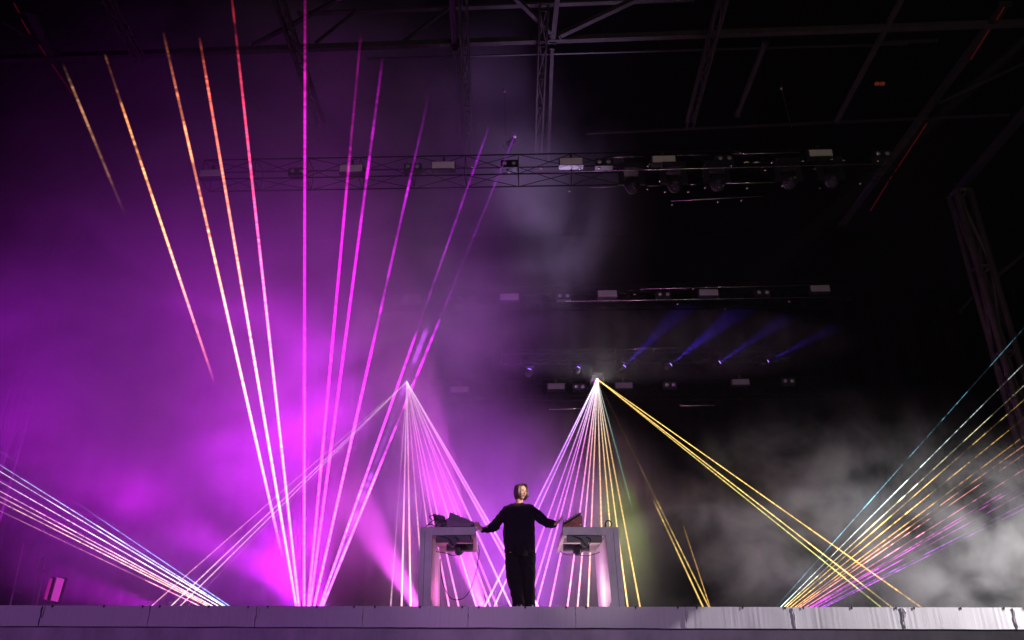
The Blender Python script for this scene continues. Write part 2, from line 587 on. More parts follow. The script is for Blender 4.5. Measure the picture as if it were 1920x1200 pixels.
mx = thing('dj_mixer', 'thick black mixer console propped up at a slant on the left table', 'mixer')
bm = bmesh.new()
m4 = [(843.6, 960.2), (889, 979.2), (889.6, 985), (840, 973)]
q = [P(x, y, YG) for x, y in m4]
add_prism(bm, q, [v + Vector((0, .5, 0)) for v in q])
bmesh.ops.bevel(bm, geom=bm.edges[:], offset=.005, segments=1, affect='EDGES')
build('body', bm, mat('mixer_grey', (.11, .105, .12), .5, 0, .2, 20), mx)
d = (q[1] - q[0]).normalized()
up = Vector((-d.z, 0, d.x))
for k in range(9):
    for j in range(4):
        c = q[0] + d * (.04 + .034 * k) + Vector((0, .06 + .11 * j, 0))
        bm = bmesh.new()
        add_tube(bm, [c - up * .001, c + up * (.014 if (k + j) % 3 else .02)], .009, 8)
        build('knob', bm, BLACKM, mx)
bm = bmesh.new()
st = P(845, 972, YG + .1)
add_prism(bm, [P(842, 972, YG + .08), P(850, 975, YG + .08), zon(850, 988, YG + .08, ZTL), zon(842, 988, YG + .08, ZTL)],
          [P(842, 972, YG + .08) + Vector((0, .3, 0)), P(850, 975, YG + .08) + Vector((0, .3, 0)), zon(850, 988, YG + .08, ZTL) + Vector((0, .3, 0)), zon(842, 988, YG + .08, ZTL) + Vector((0, .3, 0))])
build('prop_stand', bm, BLACKM, mx)

lp = thing('drum_machine', 'flat dark music box lying under the slanted mixer', 'drum machine')
bm = bmesh.new()
q = [P(839, 975, YG + .02), P(884, 985.5, YG + .02), zon(886, 990, YG + .02, ZTL), zon(839, 990, YG + .02, ZTL)]
add_prism(bm, [v + Vector((0, -.12, 0)) for v in q], [v + Vector((0, -.005, 0)) for v in q])
build('case', bm, mat('plum_plastic', (.16, .07, .17), .45, 0, .4, 40), lp)
d2 = (q[1] - q[0]).normalized()
for k in range(8):
    c = q[0] + d2 * (.03 + .036 * k) + Vector((0, -.07, .002))
    bm = bmesh.new()
    add_tube(bm, [c, c + Vector((0, 0, .012))], .007, 6)
    build('knob', bm, BLACKM, lp)

fx = thing('effects_unit', 'small tilted black box with knobs at the left end of the mixer table', 'effects unit')
bm = bmesh.new()
q = [P(811.2, 963), P(833, 968), P(835, 975), P(813.5, 974)] if False else [P(x, y, YG + .05) for x, y in ((811.2, 963), (833, 967.5), (835, 975), (814, 974.5))]
add_prism(bm, q, [v + Vector((0, .22, 0)) for v in q])
bmesh.ops.bevel(bm, geom=bm.edges[:], offset=.004, segments=1, affect='EDGES')
build('case', bm, GEAR, fx)
for k, f_ in enumerate((.2, .45, .55, .8)):
    c = q[0].lerp(q[1], f_) + Vector((0, .05 + .03 * (k % 2), 0))
    bm = bmesh.new()
    add_tube(bm, [c - Vector((0, 0, .004)), c + Vector((0, 0, .018 if k % 2 else .012))], .008, 8)
    build('knob', bm, BLACKM, fx)
bm = bmesh.new()
q2 = [P(815, 974, YG + .08), P(838, 975.5, YG + .08), zon(839, 989, YG + .08, ZTL), zon(815, 989, YG + .08, ZTL)]
add_prism(bm, q2, [v + Vector((0, .15, 0)) for v in q2])
build('lower_case', bm, mat('magenta_grey_plastic', (.2, .07, .2), .35, 0, .6, 60), fx)
rnd = random.Random(4)
lab = ['thin patch cable looping up behind the effects unit', 'patch cable arching over the left corner of the mixer table', 'short patch cable curled in front of the effects unit', 'patch cable running from the effects unit to the drum machine']
for k, pp in enumerate([[(799, 988), (806, 980), (812, 976), (817, 972), (812, 967), (805, 969), (811, 975)], [(800, 987.5), (803, 984), (809, 983), (813, 985), (815, 987.5)],
                        [(818, 986), (824, 978), (830, 982), (826, 987), (834, 984), (838, 977)], [(816, 978), (822, 974), (831, 977), (840, 974), (846, 979)]]):
    bm = bmesh.new()
    add_tube(bm, spline([zon(x, y, YG - .02 - .01 * k, ZTL + .008) for x, y in pp], 6), .0075, 6)
    tag(build('patch_cable', bm, CABLE), lab[k], 'cable', 'cables among the gear on the mixer table')

sy = thing('modular_synthesizer', 'wedge-shaped synthesizer case with red side and dark tilted panel', 'synthesizer')
pts = [(1057, 985), (1089, 965.5), (1091.5, 968), (1092.5, 989), (1057, 989)]
q = [zon(x, y, YG, ZTR) for x, y in pts]
bm = bmesh.new()
add_prism(bm, q, [v + Vector((0, .5, 0)) for v in q])
build('side_case', bm, RUST, sy)
bm = bmesh.new()
a, b = P(1056, 983, YG - .02), P(1089.5, 963.3, YG - .02)
d = (b - a).normalized()
up = Vector((-d.z, 0, d.x))
q = [a, b, b + up * .022, a + up * .022]
q = [v - up * -.002 for v in q]
add_prism(bm, q, [v + Vector((0, .54, 0)) for v in q])
build('panel', bm, BLACKM, sy)
for k in range(6):
    for j in range(5):
        c = a + d * (.03 + .042 * k) + up * .023 + Vector((0, .05 + .1 * j, 0))
        bm = bmesh.new()
        add_tube(bm, [c, c + up * (.012 + .012 * ((k * 3 + j) % 3 == 0))], .007, 8)
        build('knob', bm, GEAR, sy)
rnd = random.Random(11)
SPARK = mat('bright_jack_metal', (.7, .62, .5), .2, .8)
for k in range(26):
    u_, v_ = rnd.random(), rnd.random()
    x = 1064 + 26 * u_
    ytop = 984.5 - (x - 1057) * .61 + 3
    y = ytop + (986.5 - ytop) * v_
    c = P(x, y, YG - .004)
    bm = bmesh.new()
    s = rnd.uniform(.004, .009)
    add_tube(bm, [c, c + Vector((rnd.uniform(-.004, .004), -.012, rnd.uniform(-.003, .004)))], s, 6)
    build('jack_plug', bm, SPARK if k % 2 else RUST, sy)
bm = bmesh.new()
add_tube(bm, spline([zon(1135.5, 987.5, YG, ZTR + .01), P(1135, 982, YG), P(1137.5, 977.3, YG), P(1141.5, 976, YG), P(1145.5, 979, YG), P(1146.7, 983.5, YG), zon(1144.5, 988, YG, ZTR + .01)], 8), .009, 8)
add_tube(bm, [zon(1135, 988.2, YG, ZTR), P(1135.3, 983, YG)], .013, 8)
tag(build('cable_loop', bm, CABLE), 'black cable standing up in a small loop on the right table', 'cable')
bm = bmesh.new()
hp = [(896, 1021), (898.5, 1032), (897, 1048), (893.5, 1068), (889, 1085), (882, 1105), (872, 1119), (860, 1124.5), (846, 1122), (836, 1108), (829, 1088), (826.5, 1068), (825.5, 1048)]
add_tube(bm, spline([P(x, y, 12.8) for x, y in hp], 6), .0075, 6)
tag(build('hanging_cable', bm, CABLE), 'thin cable drooping in a deep U below the left table', 'cable')
bm = bmesh.new()
add_tube(bm, spline([P(x, y, 12.3) for x, y in ((1050, 1034), (1062, 1040), (1082, 1040.5), (1100, 1042), (1118, 1038), (1131, 1031), (1124, 1028))], 6), .006, 6)
tag(build('sagging_cable', bm, CABLE), 'thin cable sagging below the right table beside its plug block', 'cable')
bm = bmesh.new()
add_tube(bm, spline([P(x, y, 12.2) for x, y in ((812, 1024), (811, 1032), (822, 1035), (836, 1037), (846, 1041), (857, 1040), (858, 1034))], 6), .007, 6)
tag(build('sagging_cable', bm, CABLE), 'thin cable sagging below the left table from its leg', 'cable')
bm = bmesh.new()
add_tube(bm, spline([P(x, y, 11.75) for x, y in ((1104, 1009), (1112, 1007), (1120, 1008.5), (1126, 1007.5))], 6), .013, 8)
tag(build('cable_bundle', bm, BLACKM), 'thick black cable bundle lying along the right table underside', 'cable')

# ------------------------------------------------------------------ the performer
YP = 11.72


def W(px, py, dy=0):
    return P(px, py, YP + dy)


def remesh(bm, vox, name, mats, parent, smooth_it=6, disp=0, dscale=1, pick=None):
    me = bpy.data.meshes.new('tmp')
    bm.to_mesh(me)
    bm.free()
    o = bpy.data.objects.new('tmp', me)
    COL.objects.link(o)
    m = o.modifiers.new('r', 'REMESH')
    m.mode = 'VOXEL'
    m.voxel_size = vox
    m.adaptivity = 0
    s = o.modifiers.new('s', 'SMOOTH')
    s.factor = .5
    s.iterations = smooth_it
    dg = bpy.context.evaluated_depsgraph_get()
    dg.update()
    new = bpy.data.meshes.new_from_object(o.evaluated_get(dg))
    bpy.data.objects.remove(o)
    if disp:
        nrm = [v.normal.copy() for v in new.vertices]
        for v, n in zip(new.vertices, nrm):
            q = v.co * dscale
            a = noise.noise(Vector((q.x, q.y, q.z * .55))) + .6 * noise.noise(Vector((q.x * 2.3 + 5, q.y * 2.3, q.z * 1.1)))
            ridge = (1 - abs(noise.noise(Vector((q.x * 1.3 + q.z * .8, q.y, q.z * .6 + 9))))) ** 4
            v.co += n * disp * (a * .8 + ridge - .4)
    new.materials.clear()
    ob = link(name, new, mats, parent, True)
    if pick:
        for f in new.polygons:
            f.material_index = pick(f.center)
    return ob


person = thing('person', 'performer in loose black clothes, arms spread to both tables, head turned right', 'person')

# head frame: hc centre, faces the camera and turned to the right of the picture
HC = W(976.5, 923.5)
yaw, pit = R(36), R(4)
HM = Matrix.Rotation(yaw, 3, 'Z') @ Matrix.Rotation(pit, 3, 'X')          # local -Y is the face


def head_bm(bm):
    vs = bmesh.ops.create_icosphere(bm, subdivisions=5, radius=1)['verts']
    for v in vs:
        n = v.co.copy()
        x, y, z = n
        q = Vector((x * .078, y * .098, z * .121))
        if z < 0:                                     # jaw narrows to the chin
            k = -z
            q.x *= 1 - .38 * k * k - .12 * k
            q.y *= 1 - .10 * k
            if y > 0:
                q.y *= 1 - .35 * k
        if y < 0 and z > .25:
            q.y *= 1 - .05 * (z - .25)

        def g(cx, cz, sx, sz):
            return math.exp(-((q.x - cx) / sx) ** 2 - ((q.z - cz) / sz) ** 2) if y < 0 else 0
        q.y -= .026 * g(0, -.022, .013, .016) + .016 * g(0, -.002, .0095, .022)       # nose tip, bridge
        q.y -= .006 * g(0, .027, .045, .010)                                           # brow
        q.y += .013 * (g(-.031, .008, .015, .011) + g(.031, .008, .015, .011))         # sockets
        q.y -= .006 * (g(-.031, .007, .009, .006) + g(.031, .007, .009, .006))         # lids
        q.y -= .006 * (g(-.044, -.024, .018, .016) + g(.044, -.024, .018, .016))       # cheekbones
        q.y -= .008 * g(0, -.058, .022, .010)                                          # mouth
        q.y += .004 * g(0, -.0585, .02, .0022)
        q.y -= .010 * g(0, -.092, .022, .016)                                          # chin
        q.y += .004 * g(0, -.075, .02, .006)
        v.co = HC + HM @ q
    for s in (-1, 1):                                  # ears
        add_ball(bm, HC + HM @ Vector((s * .077, .012, -.008)), (.011, .022, .032), 2, HM)


def finger(bm, base, d, n, lens, rad, curl, side=Vector((0, 0, 0))):
    p = base.copy()
    dd = d.normalized()
    ax = dd.cross(n).normalized()
    pts = [p - dd * .02, p.copy()]
    for L_, c in zip(lens, curl):
        dd = Matrix.Rotation(R(c), 3, ax) @ dd
        p = p + dd * L_
        pts.append(p.copy())
    k = len(pts)
    add_tube(bm, pts, [rad * (1.05 - .3 * i / (k - 1)) for i in range(k)], 8)
    for i in range(1, k):
        add_ball(bm, pts[i], rad * (1.08 - .3 * i / (k - 1)), 1)


def hand(bm, wrist, d, n, curls, thumb):
    """d: wrist to knuckles, n: out of the back of the hand; curls per finger towards the palm"""
    d = d.normalized()
    s = d.cross(n).normalized()
    n = s.cross(d).normalized()
    fm = Matrix((s, d, n)).transposed()
    add_ball(bm, wrist + d * .05, (.040, .052, .016), 3, fm)
    add_ball(bm, wrist + d * .022, (.030, .038, .019), 3, fm)
    offs = [-.030, -.010, .010, .029]
    lens = [(.040, .024, .018), (.045, .028, .019), (.042, .026, .018), (.033, .020, .016)]
    for o_, l_, c_ in zip(offs, lens, curls):
        finger(bm, wrist + d * (.092 - abs(o_ + .004) * .35) + s * o_, d + s * o_ * 2.5, n, l_, .0088, c_)
    tb = wrist + d * .035 - s * .030
    finger(bm, tb, (d * .75 - s * .75 - n * .25), n, (.036, .030, .024), .0105, thumb)


bm = bmesh.new()
head_bm(bm)
neck0, neck1 = W(974.5, 932, .02), W(973, 952, .05)
add_tube(bm, [neck0, neck0.lerp(neck1, .5), neck1], [.055, .054, .068], 16)
# torso, pelvis and legs under the clothes
add_tube(bm, [W(973.5, 950, .05), W(973.5, 962, .05), W(973.5, 985, .05), W(974, 1012, .05), W(975, 1035, .05)], [.05, .095, .10, .095, .10], 16, True, .7)
LS, LE, LW = W(951, 956, .05), W(930, 984, .02), W(905, 993.5, -.12)
RS, RE, RW = W(997, 956, .05), W(1023, 980, .02), W(1040.5, 983, -.12)
add_tube(bm, [W(973, 953, .05), LS, LS.lerp(LE, .5), LE, LE.lerp(LW, .4), LW], [.07, .055, .047, .041, .038, .026], 12)
add_tube(bm, [W(973, 953, .05), RS, RS.lerp(RE, .5), RE, RE.lerp(RW, .4), RW], [.07, .055, .047, .041, .038, .026], 12)
LL = [W(964, 1032, .05), W(965.5, 1085, .03), W(972.5, 1138, .05)]
RL = [W(986, 1032, .08), W(991.5, 1085, .10), W(994, 1138, .14)]
for Lg in (LL, RL):
    add_tube(bm, [Lg[0], Lg[0].lerp(Lg[1], .5), Lg[1], Lg[1].lerp(Lg[2], .35), Vector((Lg[2].x, Lg[2].y, ZD + .07))], [.085, .078, .055, .055, .038], 12)
# left hand (in the picture): fingers up over the table corner; right hand: pointing at the synthesizer
hand(bm, LW, W(893.5, 983, -.13) - LW, Vector((.35, -.8, .5)), [(12, 25, 20), (18, 30, 22), (25, 34, 25), (32, 36, 26)], (5, 10, 12))
hand(bm, RW, W(1050, 977.5, -.15) - RW, Vector((-.45, -.5, .75)), [(4, 10, 8), (28, 40, 30), (36, 46, 34), (42, 48, 34)], (8, 14, 12))
HMi = HM.transposed()


def pick(c):
    q = HMi @ (c - HC)
    if q.length < .16 and q.y < -.05:
        if abs(q.x) < .024 and abs(q.z + .0585) < .0085:
            return 1
        ax = abs(abs(q.x) - .031)
        if ax < .012 and abs(q.z - .007) < .0045:
            return 2
        if ax < .017 and abs(q.z - .0285 + ax * .15) < .0045:
            return 3
    return 0


body = remesh(bm, .0042, 'body', [SKIN, LIP, EYE, BROW], person, 3, pick=pick)

# hair: a cap and many strands falling to the jaw from a middle parting
bm = bmesh.new()


def hp_(x, y, z):
    return HC + HM @ Vector((x, y, z))


vs = bmesh.ops.create_icosphere(bm, subdivisions=4, radius=1)['verts']
for v in vs:
    x, y, z = v.co
    q = Vector((x * .089, y * .108 + .008, z * .125 + .006))
    if z < -.1:
        q.z = -.055 - .03 * (-z)
        q.x *= 1.02
    if y < -.25 and z < .62:                 # open in front of the face
        q.y = max(q.y, -.055 + .02 * abs(x)) + .02
        q.x *= .93
    q += Vector((x, y, 0)) * .004 * noise.noise(v.co * 4)
    v.co = HC + HM @ q
rnd = random.Random(3)
for k in range(330):
    side = 1 if rnd.random() < .5 else -1
    y0 = rnd.uniform(-.075, .085)
    back = (y0 + .08) / .165                       # 0 front .. 1 back
    ang = R(8 + 105 * back + rnd.uniform(-8, 8))
    fx_, fy_ = math.sin(ang), -math.cos(ang)
    if back < .25:
        fx_, fy_ = max(fx_, .62), -.78 + back
    wx, wy = .090 * fx_ / max(abs(fx_), abs(fy_)) * .98, .104 * fy_
    ln_ = rnd.uniform(-.088, -.062) if back < .3 else rnd.uniform(-.105, -.080)
    off = rnd.uniform(0, .007)
    if back < .22:
        ps = [(0.002 * side, y0, .122), (side * .036, y0 - .018, .112 + off), (side * (.066 + off), -.070, .070), (side * (.080 + off), -.058, .016), (side * (.082 + off), -.048, -.03), (side * (.070 + rnd.uniform(-.008, .010)), -.044, ln_)]
    else:
        ps = [(0.002 * side, y0, .128 - abs(y0) * .2), (side * wx * .45, y0 + (wy - y0) * .35, .116 + off * .5), (side * (wx * .82 + off), y0 + (wy - y0) * .72, .083), (side * (wx + off), wy + .008, .018), (side * (wx * .95 + off), wy + .006, -.045), (side * (wx * (.70 + rnd.uniform(0, .12))), wy * .80 + .008 + rnd.uniform(-.006, .006), ln_ + rnd.uniform(-.012, .012))]
    add_tube(bm, spline([hp_(*p) for p in ps], 4), [.0032 + .0022 * math.sin(math.pi * min(1, (i + 2) / 21)) for i in range(21)], 5, True, .6)
for s in range(7):                                    # a few flicks at the far cheek
    add_tube(bm, spline([hp_(.074, -.068, .03), hp_(.083, -.070, -.01), hp_(.084 + .001 * s, -.066, -.045), hp_(.092 + .004 * s, -.064, -.066 + .004 * s)], 5), .003, 5)
build('hair', bm, HAIR, person, True)

# shirt
bm = bmesh.new()
rows = [(944.5, 965, 984, .075), (948, 955, 993.5, .10), (951, 950.5, 998, .118), (957, 946.5, 1001.5, .13), (966, 944, 1003, .145), (976, 943.6, 1003, .15), (988, 943.6, 1002.6, .152),
        (1002, 944, 1003, .152), (1018, 944.6, 1003.5, .155), (1030, 946, 1003.6, .155), (1036.5, 947.5, 1003, .155)]
SEG = 40
rings = []
for (y, xl, xr, dp) in rows:
    a, b = W(xl, y, .05), W(xr, y, .05)
    c = (a + b) / 2
    rx = (b - a).length / 2
    ring = []
    for k in range(SEG):
        t = 2 * math.pi * k / SEG
        cx, sx = math.cos(t), math.sin(t)
        e = .8
        ring.append(bm.verts.new((c.x + rx * math.copysign(abs(cx) ** e, cx), c.y + dp * math.copysign(abs(sx) ** e, sx), a.z if True else 0)))
    rings.append(ring)
for a, b in zip(rings, rings[1:]):
    for k in range(SEG):
        j = (k + 1) % SEG
        bm.faces.new((a[k], a[j], b[j], b[k]))
bm.faces.new(rings[0][::-1])
bm.faces.new(rings[-1])
cuffL, cuffR = LE.lerp(LW, 1.03), RE.lerp(RW, 1.02)
add_tube(bm, [W(962, 953, .05), W(951, 957.5, .05), W(941, 969, .045), W(933, 979, .03), W(928.5, 987, .01), W(920, 990.5, -.03), W(911, 993, -.08), cuffL], [.075, .078, .074, .068, .068, .062, .047, .034], 20)
add_tube(bm, [W(985, 953, .05), W(996.5, 957.5, .05), W(1007, 966, .045), W(1016, 973.5, .03), W(1024, 979.5, .01), W(1030.5, 981.5, -.04), W(1036, 982.5, -.08), cuffR], [.075, .078, .076, .072, .072, .066, .054, .046], 20)
remesh(bm, .006, 'shirt', [SHIRT], person, 5, .011, 9)
# collar band and a small button
bm = bmesh.new()
pts = []
for k in range(25):
    t = 2 * math.pi * k / 24
    c = W(973.5, 945.5, .045)
    pts.append(c + Vector((.072 * math.cos(t), .066 * math.sin(t), .012 * math.sin(t))))
add_tube(bm, pts, .0125, 8)
build('collar', bm, SHIRT, person, True)
bm = bmesh.new()
bc = W(971.3, 962.5, -.098)
disc(bm, bc, Vector((0, -1, 0)), .007, 10, .006)
build('button', bm, STEEL, person)

# trousers: two wide legs from one waist
bm = bmesh.new()
add_tube(bm, [W(975, 1016, .05), W(975.3, 1030, .05), W(975.6, 1045, .05)], [.20, .212, .205], 24, True, .62)
lz = Vector((W(973, 1138, .05).x, W(973, 1138, .05).y, ZD + .03))
rz = Vector((W(994, 1138, .14).x, W(994, 1138, .14).y, ZD + .03))
add_tube(bm, [W(961.5, 1038, .04), W(963, 1060, .035), W(965, 1085, .03), W(968.5, 1104, .035), W(971, 1122, .04), lz], [.112, .124, .112, .099, .094, .092], 24, True, 1.0)
add_tube(bm, [W(988, 1038, .08), W(988.5, 1060, .09), W(991.3, 1085, .10), W(992, 1104, .12), W(993.2, 1122, .13), rz], [.118, .112, .092, .080, .076, .076], 24, True, 1.1)
remesh(bm, .0065, 'trousers', [TROUSER], person, 4, .012, 6.5)
for c in (lz, rz):
    bm = bmesh.new()
    add_ball(bm, (c.x + .01, c.y - .05, ZD + .045), (.046, .13, .045), 3)
    add_ball(bm, (c.x + .005, c.y + .04, ZD + .055), (.042, .06, .055), 3)
    for v in bm.verts:
        v.co.z = max(v.co.z, ZD)
    build('shoe', bm, SHOE, person, True)


# ------------------------------------------------------------------ steel: roof, towers, lighting trusses
def truss(label, a, b, wd=.35, ht=.35, bar=.05, mt=None, step=None, name='roof_truss', group='steel trusses of the stage roof', cat='truss', four=True):
    t = thing(name, label, cat, group)
    mt = mt or STEEL
    s, u = frame(b - a)
    L_ = (b - a).length
    offs = [(-wd / 2, -ht / 2), (wd / 2, -ht / 2), (wd / 2, ht / 2), (-wd / 2, ht / 2)] if four else [(-wd / 2, 0), (wd / 2, 0)]
    for x, y in offs:
        bm = bmesh.new()
        add_tube(bm, [a + s * x + u * y, b + s * x + u * y], bar / 2, 8)
        build('chord', bm, mt, t, True)
    n = max(2, round(L_ / (step or wd * 1.4)))
    bm = bmesh.new()
    m_ = len(offs)
    for i in range(n):
        p0, p1 = a.lerp(b, i / n), a.lerp(b, (i + 1) / n)
        for k in range(m_ if four else 1):
            o0, o1 = offs[k], offs[(k + 1) % m_]
            if i % 2:
                o0, o1 = o1, o0
            add_tube(bm, [p0 + s * o0[0] + u * o0[1], p1 + s * o1[0] + u * o1[1]], bar * .28, 5)
            add_tube(bm, [p0 + s * o0[0] + u * o0[1], p0 + s * o1[0] + u * o1[1]], bar * .28, 5)
    build('bracing', bm, mt, t)
    return t


def beam(label, a, b, wd=.12, ht=None, mt=None, name='roof_beam', group='steel beams of the stage roof'):
    t = thing(name, label, 'beam', group)
    bm = bmesh.new()
    add_bar(bm, a, b, wd, ht or wd * 1.2)
    build('web', bm, mt or STEEL, t)
    # bolted end plates
    for q, r_ in ((a, b), (b, a)):
        bm = bmesh.new()
        d = (r_ - q).normalized()
        add_bar(bm, q - d * .012, q - d * .0005, wd * 1.6, (ht or wd * 1.2) * 1.5)
        build('end_plate', bm, STEELD, t)
    return t


ZRF = 14.0


def rz_(x, y, z=ZRF):
    return PZ(x, y, z)


beam('long front cross beam spanning the whole roof near the top of the view', rz_(-60, 112), rz_(1990, 41), .11)
beam('thin cross beam just behind the long front cross beam', rz_(690, 110, 14.6), rz_(1700, 83, 14.6), .035, .035, STEELD)
beam('rear cross beam seen faintly above the highest lamp row', rz_(1100, 250, 14.3), rz_(1890, 215, 14.3), .05, .05, STEELD)
beam('upper cross beam above the centre, lit dimly from below', rz_(560, 26, 14.9), rz_(1300, -2, 14.9), .10, .05)
beam('roof beam running back left of centre', rz_(846, -30), rz_(852, 82), .11)
beam('roof beam running back right of centre', rz_(1048, -30), rz_(1036, 76), .10)
beam('lower continuation of the beam right of centre', rz_(1035.5, 88), rz_(1028, 300), .075)
beam('lower continuation of the beam left of centre', rz_(853, 92), rz_(862, 250), .075, .075, STEELD)
beam('diagonal brace dropping right to the joint right of centre', rz_(960, -10), rz_(1034, 62), .08)
beam('diagonal brace rising right from the joint right of centre', rz_(1050, 66), rz_(1215, -12), .09)
beam('faint diagonal brace between the upper and front cross beams', rz_(757, 78, 14.1), rz_(838, 18, 14.8), .06, .06, STEELD)
beam('diagonal brace rising right across the vertical magenta beam', rz_(476, 84), rz_(640, -4), .07)
beam('faint diagonal brace near the roof left of centre', rz_(592, 80, 14.1), rz_(668, 20, 14.8), .05, .05, STEELD)
beam('roof beam running back to the top of the right half', rz_(1436, 78), rz_(1382, 215), .085)
beam('long slanting roof beam over the right lamps', rz_(1700, -20), rz_(1568, 228), .085)
beam('short level beam near the top right', rz_(1653, 80), rz_(1756, 76), .05, .05, STEELD)
beam('slanting brace at the right edge of the picture', rz_(1935, 112), rz_(1762, 193), .05, .05, STEELD)
beam('roof edge beam falling towards the right tower head', rz_(1990, 130), PZ(1800, 352, 14.0), .14, .2, STEELD)
beam('wide raking roof member on the right', rz_(1885, 8), rz_(1580, 420), .16, .1, STEELD)
beam('wide raking roof member on the left', rz_(55, 20), rz_(238, 385), .16, .1, STEELD)
beam('left brace crossing the raking roof member', rz_(5, 40), rz_(130, 112), .05, .05, STEELD)
truss('narrow truss running back under the roof left of centre', rz_(866, -30, 13.6), rz_(880, 292, 13.6), .16, .16, .045, None, .9)
truss('narrow truss running back under the roof right of centre', rz_(1020, 15, 13.6), rz_(1009, 292, 13.6), .16, .16, .045, None, .9)
truss('narrow truss under the roof right of the middle, brightest at its top', rz_(1360, -20, 13.6), rz_(1293, 235, 13.6), .16, .16, .045, None, .9)
truss('narrow truss under the roof at the upper left behind magenta beams', rz_(520, -10, 13.6), rz_(602, 235, 13.6), .16, .16, .045, None, .9)
truss('narrow truss under the roof at the far upper left', rz_(195, -10, 13.6), rz_(262, 110, 13.6), .16, .16, .045, None, .9)

# towers
truss('right tower leg leaning inward at the picture edge', P(1799, 362, 17.6), Vector((P(1799, 362, 17.6).x, 17.6, ZF)), .34, .34, .17, mat('tower_steel', (.09, .07, .065), .6, .1, .3, 3), 2.2, 'stage_tower', 'tower legs either side of the stage', 'tower')
truss('left tower leg fading into purple haze', P(146, 380, 17.0), Vector((P(146, 380, 17.0).x, 17.0, ZF)), .42, .3, .07, STEELD, 3.2, 'stage_tower', 'tower legs either side of the stage', 'tower')
beam('brace running outward from the right tower, upper piece', P(1985, 420, 17.6), P(1868, 520, 17.6), .07)
beam('faint inner brace low beside the right tower', P(1852, 524, 17.9), P(1800, 585, 17.9), .05, .05, STEELD)
beam('brace crossing the left tower from the picture edge', P(-30, 455, 16.6), P(150, 605, 17), .05)

# red light lines along the raking members
REDL = emit('red_led_line', (1, .02, .03), .05)
for lab, segs in (('dim red light line along the right raking roof member', [((1883, 13), (1868, 38)), ((1855, 55), (1820, 112)), ((1738, 231), (1678, 322)), ((1672, 330), (1632, 395))]),
                  ('dim red light line along the left raking roof member', [((26, 6), (36, 24)), ((40, 36), (56, 64)), ((73, 84), (86, 104)), ((97, 120), (150, 196))])):
    t = thing('led_line', lab, 'led line', 'red light lines under the roof')
    for s_, e_ in segs:
        bm = bmesh.new()
        add_tube(bm, [rz_(*s_, 13.8), rz_(*e_, 13.8)], .010, 6)
        build('segment', bm, REDL, t)
t = thing('marker_lamp', 'pair of tiny orange lamps high at the upper right', 'lamp')
for x in (1645, 1655):
    bm = bmesh.new()
    p = rz_(x, 157, 14)
    add_box(bm, (p.x - .05, p.y - .03, p.z - .03), (p.x + .04, p.y + .03, p.z + .03))
    build('lens', bm, emit('orange_glow', (1, .16, .03), .06), t)

# hoist chains
for lab, pts, hk in (('hoist chain hanging near the top centre with a hook', [(914 + 30, 165), (946, 190), (948, 252)], (946, 172)),
                     ('hoist chain hanging over the right lamps', [(1464, 150), (1466, 166), (1480, 225), (1484, 240)], (1465, 166))):
    t = thing('hoist_chain', lab, 'chain', 'hoist chains under the roof')
    bm = bmesh.new()
    pl = spline([P(x, y, 14.4) for x, y in pts], 14)
    for i, (a, b) in enumerate(zip(pl, pl[1:])):
        add_tube(bm, [a, b.lerp(a, .25)], .012 if i % 2 else .008, 6)
    build('links', bm, STEEL, t)
    bm = bmesh.new()
    add_ball(bm, P(*hk, 14.35), .03, 2)
    build('hook', bm, mat('hook_metal', (.8, .75, .6), .25, .5), t)
t = thing('chain_hoist', 'small hoist motor with wire loops where a purple beam ends', 'hoist')
c = P(958, 267, 14.3)
bm = bmesh.new()
add_tube(bm, [c + Vector((-.08, 0, -.06)), c + Vector((.08, 0, .08))], .07, 12)
build('motor', bm, BLACKM, t)
for k in range(3):
    bm = bmesh.new()
    pl = [c + Vector((.16 * math.cos(a_) * (1 - .1 * k) - .06, -.09, .16 * math.sin(a_) * (1 + .1 * k) - .05 * k)) for a_ in [R(200 + 14 * j) for j in range(9)]]
    add_tube(bm, pl, .006, 5)
    build('wire', bm, STEEL, t)
bm = bmesh.new()
add_bar(bm, c + Vector((.06, -.1, .09)), c + Vector((.12, -.1, .07)), .03)
build('plate', bm, WHITEG, t)


# lighting trusses: (y at x=1000, slope, Y)
def row_y(r, x):
    return r[0] + (x - 1000) * r[1]


def panel(x, y, Y, wpx, hpx, lab):
    t = thing('blinder_panel', lab, 'light panel', 'unlit rectangular light panels on the trusses')
    c = P(x, y, Y)
    k = depth(c) / F
    w_, h_ = wpx * k, hpx * k * 1.12
    bm = bmesh.new()
    add_box(bm, (c.x - w_ / 2 - .02, c.y + .012, c.z - h_ / 2 - .02), (c.x + w_ / 2 + .02, c.y + .16, c.z + h_ / 2 + .02))
    build('housing', bm, BLACKM, t)
    bm = bmesh.new()
    add_box(bm, (c.x - w_ / 2, c.y - .004, c.z - h_ / 2), (c.x + w_ / 2, c.y + .0115, c.z + h_ / 2))
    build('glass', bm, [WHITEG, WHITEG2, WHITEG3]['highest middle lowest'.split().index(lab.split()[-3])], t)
    bm = bmesh.new()
    add_bar(bm, Vector((c.x, c.y + .08, c.z + h_ / 2 + .022)), Vector((c.x, c.y + .08, c.z + h_ / 2 + .16)), .05)
    build('clamp', bm, BLACKM, t)


